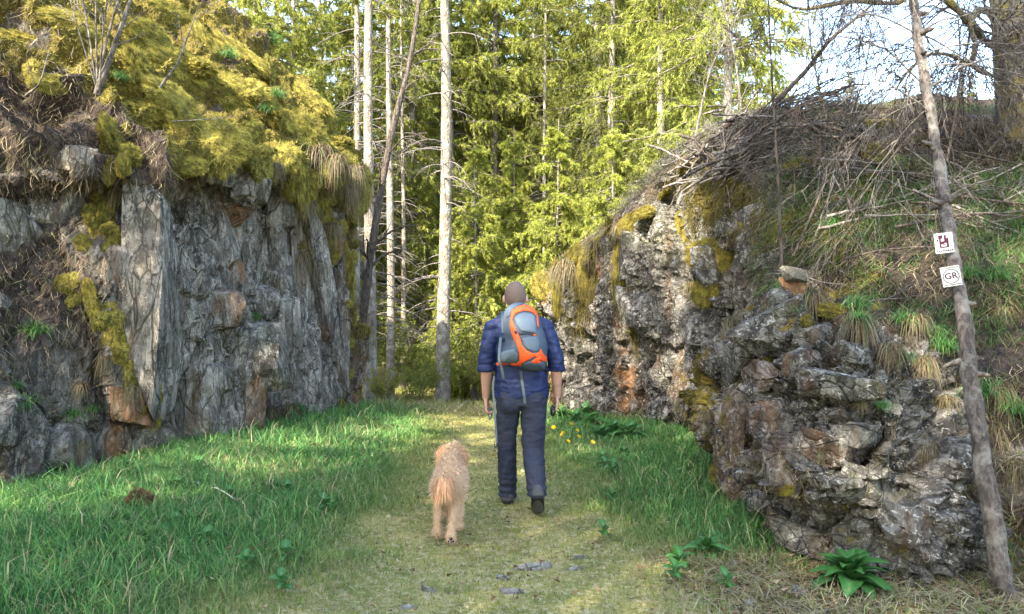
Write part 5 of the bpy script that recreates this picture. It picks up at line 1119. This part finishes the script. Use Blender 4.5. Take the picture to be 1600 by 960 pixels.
panel('zip_pull', [(540, 490), (568, 488), (566, 500), (545, 506)], M['orange'], .018)
panel('buckle', [(398, 460), (420, 462), (424, 486), (402, 488)], M['black'], .02)
def strap(name, pts, w, mat, parent, off, th=.003, side=(1, 0, 0)):
    P = polyline(pts, 30); s = np.array(side)*w/2; nml = nrm(np.cross(np.gradient(P, axis=0), np.array(side)))*th/2
    V = np.stack([P-s-nml, P+s-nml, P+s+nml, P-s+nml], 1)-off; i = np.arange(120).reshape(30, 4); nx = np.roll(i, -1, 1)
    Fc = np.stack([i[:-1], nx[:-1], nx[1:], i[1:]], -1).reshape(-1, 4); return add(name, mesh(name, V, Fc, smooth=False), mat, parent)
def c3(cx, cy, Y): x, z = cw(cx, cy, Y); return (x, Y, z)
strap('compression_strap', [c3(300, 515, 5.70), c3(290, 600, 5.66), c3(288, 690, 5.63), c3(305, 740, 5.66), c3(320, 822, 5.71)], .020, M['webbing'], pack, PO)
strap('hanging_strap', [c3(450, 770, 5.62), c3(456, 830, 5.70), c3(466, 890, 5.71), c3(476, 960, 5.72), c3(480, 1010, 5.74)], .020, M['webbing'], pack, PO)
for sx in (-1, 1):
    x0 = .045+sx*.095; pts = [(x0, 5.79, 1.40), (x0+sx*.004, 5.82, 1.50), (x0+sx*.012, 5.90, 1.562), (x0+sx*.022, 5.99, 1.50), (x0+sx*.03, 6.05, 1.38), (x0+sx*.05, 6.05, 1.22), (x0+sx*.11, 5.97, 1.12), (x0+sx*.13, 5.82, 1.10)]
    strap('shoulder_strap', pts, .06, M['pack'], pack, PO, .014)
# lead hanging at the hip, and what the hands hold
ld = empty('dog_lead', (-.14, 5.84, BASE[2]+.9), 'pale grey-green webbing lead hanging from the hiker\'s left hip', 'lead'); LO = np.array([-.14, 5.84, .9])
def w3(px, py, Y): return tuple(W(px, py, Y))
strap('webbing', [w3(772, 588, 5.80), w3(770, 605, 5.78), w3(772, 630, 5.76), w3(774, 660, 5.76), w3(776, 692, 5.78)], .015, M['webbing'], ld, LO)
V, Fc = tubes(polyline([w3(772, 690, 5.78), w3(774, 700, 5.78), w3(777, 694, 5.78)], 10)[None], np.full((1, 10), .004), 6); add('clip', mesh('clip', V-LO, Fc), M['black'], ld)
lh = np.array(wl); lp_ = empty('lead_handle', lh+[0, 0, -.12], 'grey cord loops gathered in the hiker\'s left hand', 'lead')
for i in range(4):
    t = np.linspace(0, 2*np.pi, 20); P = np.stack([lh[0]+.034+.012*np.cos(t)*(.6+.2*i), lh[1]-.03+.02*i+0*t+.006*np.sin(2*t), lh[2]-.135+.045*np.sin(t)], 1)
    V, Fc = tubes(P[None], np.full((1, 20), .0045), 6); add('cord_loop', mesh('cord_loop', V-(lh+np.array([0, 0, -.12])), Fc), M['webbing'], lp_)
rh = np.array(wr); V, N, Fc = solid([('c', tuple(rh+[-.034, .045, -.105]), tuple(rh+[-.034, -.05, -.118]), .020, .022), ('e', tuple(rh+[-.038, -.045, -.13]), (.02, .03, .034))], .006, 2)
tag(add('handheld_device', mesh('handheld_device', V-rh, Fc), M['black'], None, rh+[0, 0, BASE[2]]), 'small black object held in the hiker\'s right hand', 'device')
for o in (lp_,): o.location.z += BASE[2]

# ---------------- dog
dz = gz(-.45, 5.2)+.008
dog_p = [('e', (-.445, 5.17, .375), (.106, .125, .108)), ('e', (-.450, 5.34, .375), (.104, .2, .106)), ('e', (-.455, 5.49, .37), (.106, .12, .13)), ('c', (-.457, 5.54, .42), (-.463, 5.68, .475), .082, .066), ('e', (-.463, 5.73, .495), (.074, .085, .066)),
       ('c', (-.463, 5.79, .475), (-.463, 5.86, .455), .040, .034), ('e', (-.463, 5.89, .462), (.014, .012, .012)), ('e', (-.463-.084, 5.72, .455), (.030, .048, .075)), ('e', (-.463+.084, 5.72, .445), (.030, .048, .080)),
       ('c', (-.50, 5.19, .36), (-.508, 5.27, .25), .062, .044), ('c', (-.508, 5.27, .25), (-.516, 5.13, .145), .038, .024), ('c', (-.516, 5.13, .145), (-.516, 5.16, .03), .024, .026), ('c', (-.516, 5.16, .028), (-.516, 5.205, .024), .029, .025),
       ('c', (-.398, 5.18, .36), (-.396, 5.19, .25), .062, .044), ('c', (-.396, 5.19, .25), (-.404, 5.045, .165), .038, .024), ('c', (-.404, 5.045, .165), (-.412, 5.02, .065), .024, .027), ('c', (-.412, 5.015, .06), (-.412, 5.04, .026), .030, .026),
       ('c', (-.395, 5.47, .34), (-.388, 5.43, .23), .052, .040), ('c', (-.388, 5.43, .23), (-.384, 5.37, .12), .036, .029), ('c', (-.384, 5.37, .12), (-.384, 5.36, .03), .030, .031), ('c', (-.384, 5.365, .028), (-.384, 5.41, .024), .031, .026),
       ('c', (-.515, 5.49, .34), (-.512, 5.50, .22), .050, .040), ('c', (-.512, 5.50, .22), (-.508, 5.57, .11), .035, .029), ('c', (-.508, 5.57, .11), (-.508, 5.60, .03), .030, .030), ('c', (-.508, 5.60, .028), (-.508, 5.645, .024), .030, .026),
       ('c', (-.447, 5.08, .43), (-.455, 5.015, .445), .028, .026), ('c', (-.455, 5.015, .445), (-.463, 4.985, .415), .026, .020), ('c', (-.463, 4.985, .415), (-.466, 4.98, .38), .020, .014)]
V, N, Fc = solid(dog_p, .0085, 3); V = V+N*(.018*fbm(V*16, 3, 730)+.008*fbm(V*40, 2, 733))[:, None]
DB = np.array([-.45, 5.3, 0]); r = rng(735)
def furc(n, V, r):
    red = np.clip(sstep(.06, .0, np.abs(np.abs(V[:, 0]+.463)-.09))*sstep(5.6, 5.66, V[:, 1]), 0, 1)[:, None]
    return (np.array([.62, .42, .25])*(1-red)+np.array([.66, .38, .20])*red)*r.uniform(.86, 1.1, (n, 1))
M['fur'] = mat_blade('curly_fur', .15, .9)
dog = add('dog', mesh('dog', V-DB, Fc, furc(len(V), V, r)), M['fur'], None, DB+[0, 0, dz]); tag(dog, 'curly apricot dog with floppy ears trotting beside the hiker', 'dog')
n = 34000; k = r.integers(0, len(V), n); P = V[k]; d = nrm(N[k]*.8+r.normal(0, .45, (n, 3))+np.array([0, -.25, -.35]))
v, f, c = blades(P-DB-N[k]*.003, d, r.uniform(.012, .03, n)*np.where(P[:, 2] < .27, .85, 1.35), r.uniform(.003, .006, n), furc(n, P, r), 1.0, r); o = add('coat', mesh('coat', v, f, c), M['fur'], dog); o['kind'] = 'stuff'
n = 1500; t = r.uniform(0, 1, n); TL = polyline([(-.447, 5.06, .435), (-.455, 5.01, .450), (-.463, 4.985, .42), (-.466, 4.98, .375)], 40); P = TL[(t*39).astype(int)]
s = np.linspace(0, 1, 6)[None, :, None]; sd_ = nrm(np.stack([r.normal(0, 1., n), r.normal(-.25, .35, n), r.normal(.25, .35, n)], 1)); L = r.uniform(.05, .105, n)[:, None, None]
X = P[:, None]+sd_[:, None]*L*(s-.35*s*s)*1.15+np.array([0, 0, -1.])*L*s*s*.85; ws = nrm(np.cross(sd_, np.array([0, .3, 1.])))[:, None]*.0035*np.array([1, 1, .9, .8, .6, .2])[None, :, None]
v = np.stack([X-ws, X+ws], 2)-DB; i = np.arange(n*12).reshape(n, 6, 2); f = np.stack([i[:, :-1, 0], i[:, :-1, 1], i[:, 1:, 1], i[:, 1:, 0]], -1).reshape(-1, 4)
c = np.repeat((np.array([.70, .38, .19])*r.uniform(.65, 1.25, (n, 1)))[:, None], 12, 1); o = add('tail_hair', mesh('tail_hair', v.reshape(-1, 3), f, c.reshape(-1, 3)), M['fur'], dog); o['kind'] = 'stuff'
pd = []
for dx, dyy, dzz, rr2 in ((0, -.001, .048, .012), (-.014, .004, .030, .007), (.0, .002, .024, .007), (.014, .004, .030, .007)):
    b = bmesh.new(); bmesh.ops.create_uvsphere(b, u_segments=10, v_segments=8, radius=rr2); bmesh.ops.translate(b, vec=(-.412+dx+.45, 4.984+dyy-5.3, dzz), verts=b.verts); bm_obj('paw_pad', [b], M['sole'], dog)
b = bmesh.new(); bmesh.ops.create_uvsphere(b, u_segments=10, v_segments=8, radius=.014); bmesh.ops.translate(b, vec=(-.013, .60, .465), verts=b.verts); bm_obj('nose', [b], M['sole'], dog)
for sx in (-1, 1):
    b = bmesh.new(); bmesh.ops.create_uvsphere(b, u_segments=10, v_segments=8, radius=.010); bmesh.ops.translate(b, vec=(-.013+sx*.035, .50, .515), verts=b.verts); bm_obj('eye', [b], M['black'], dog)
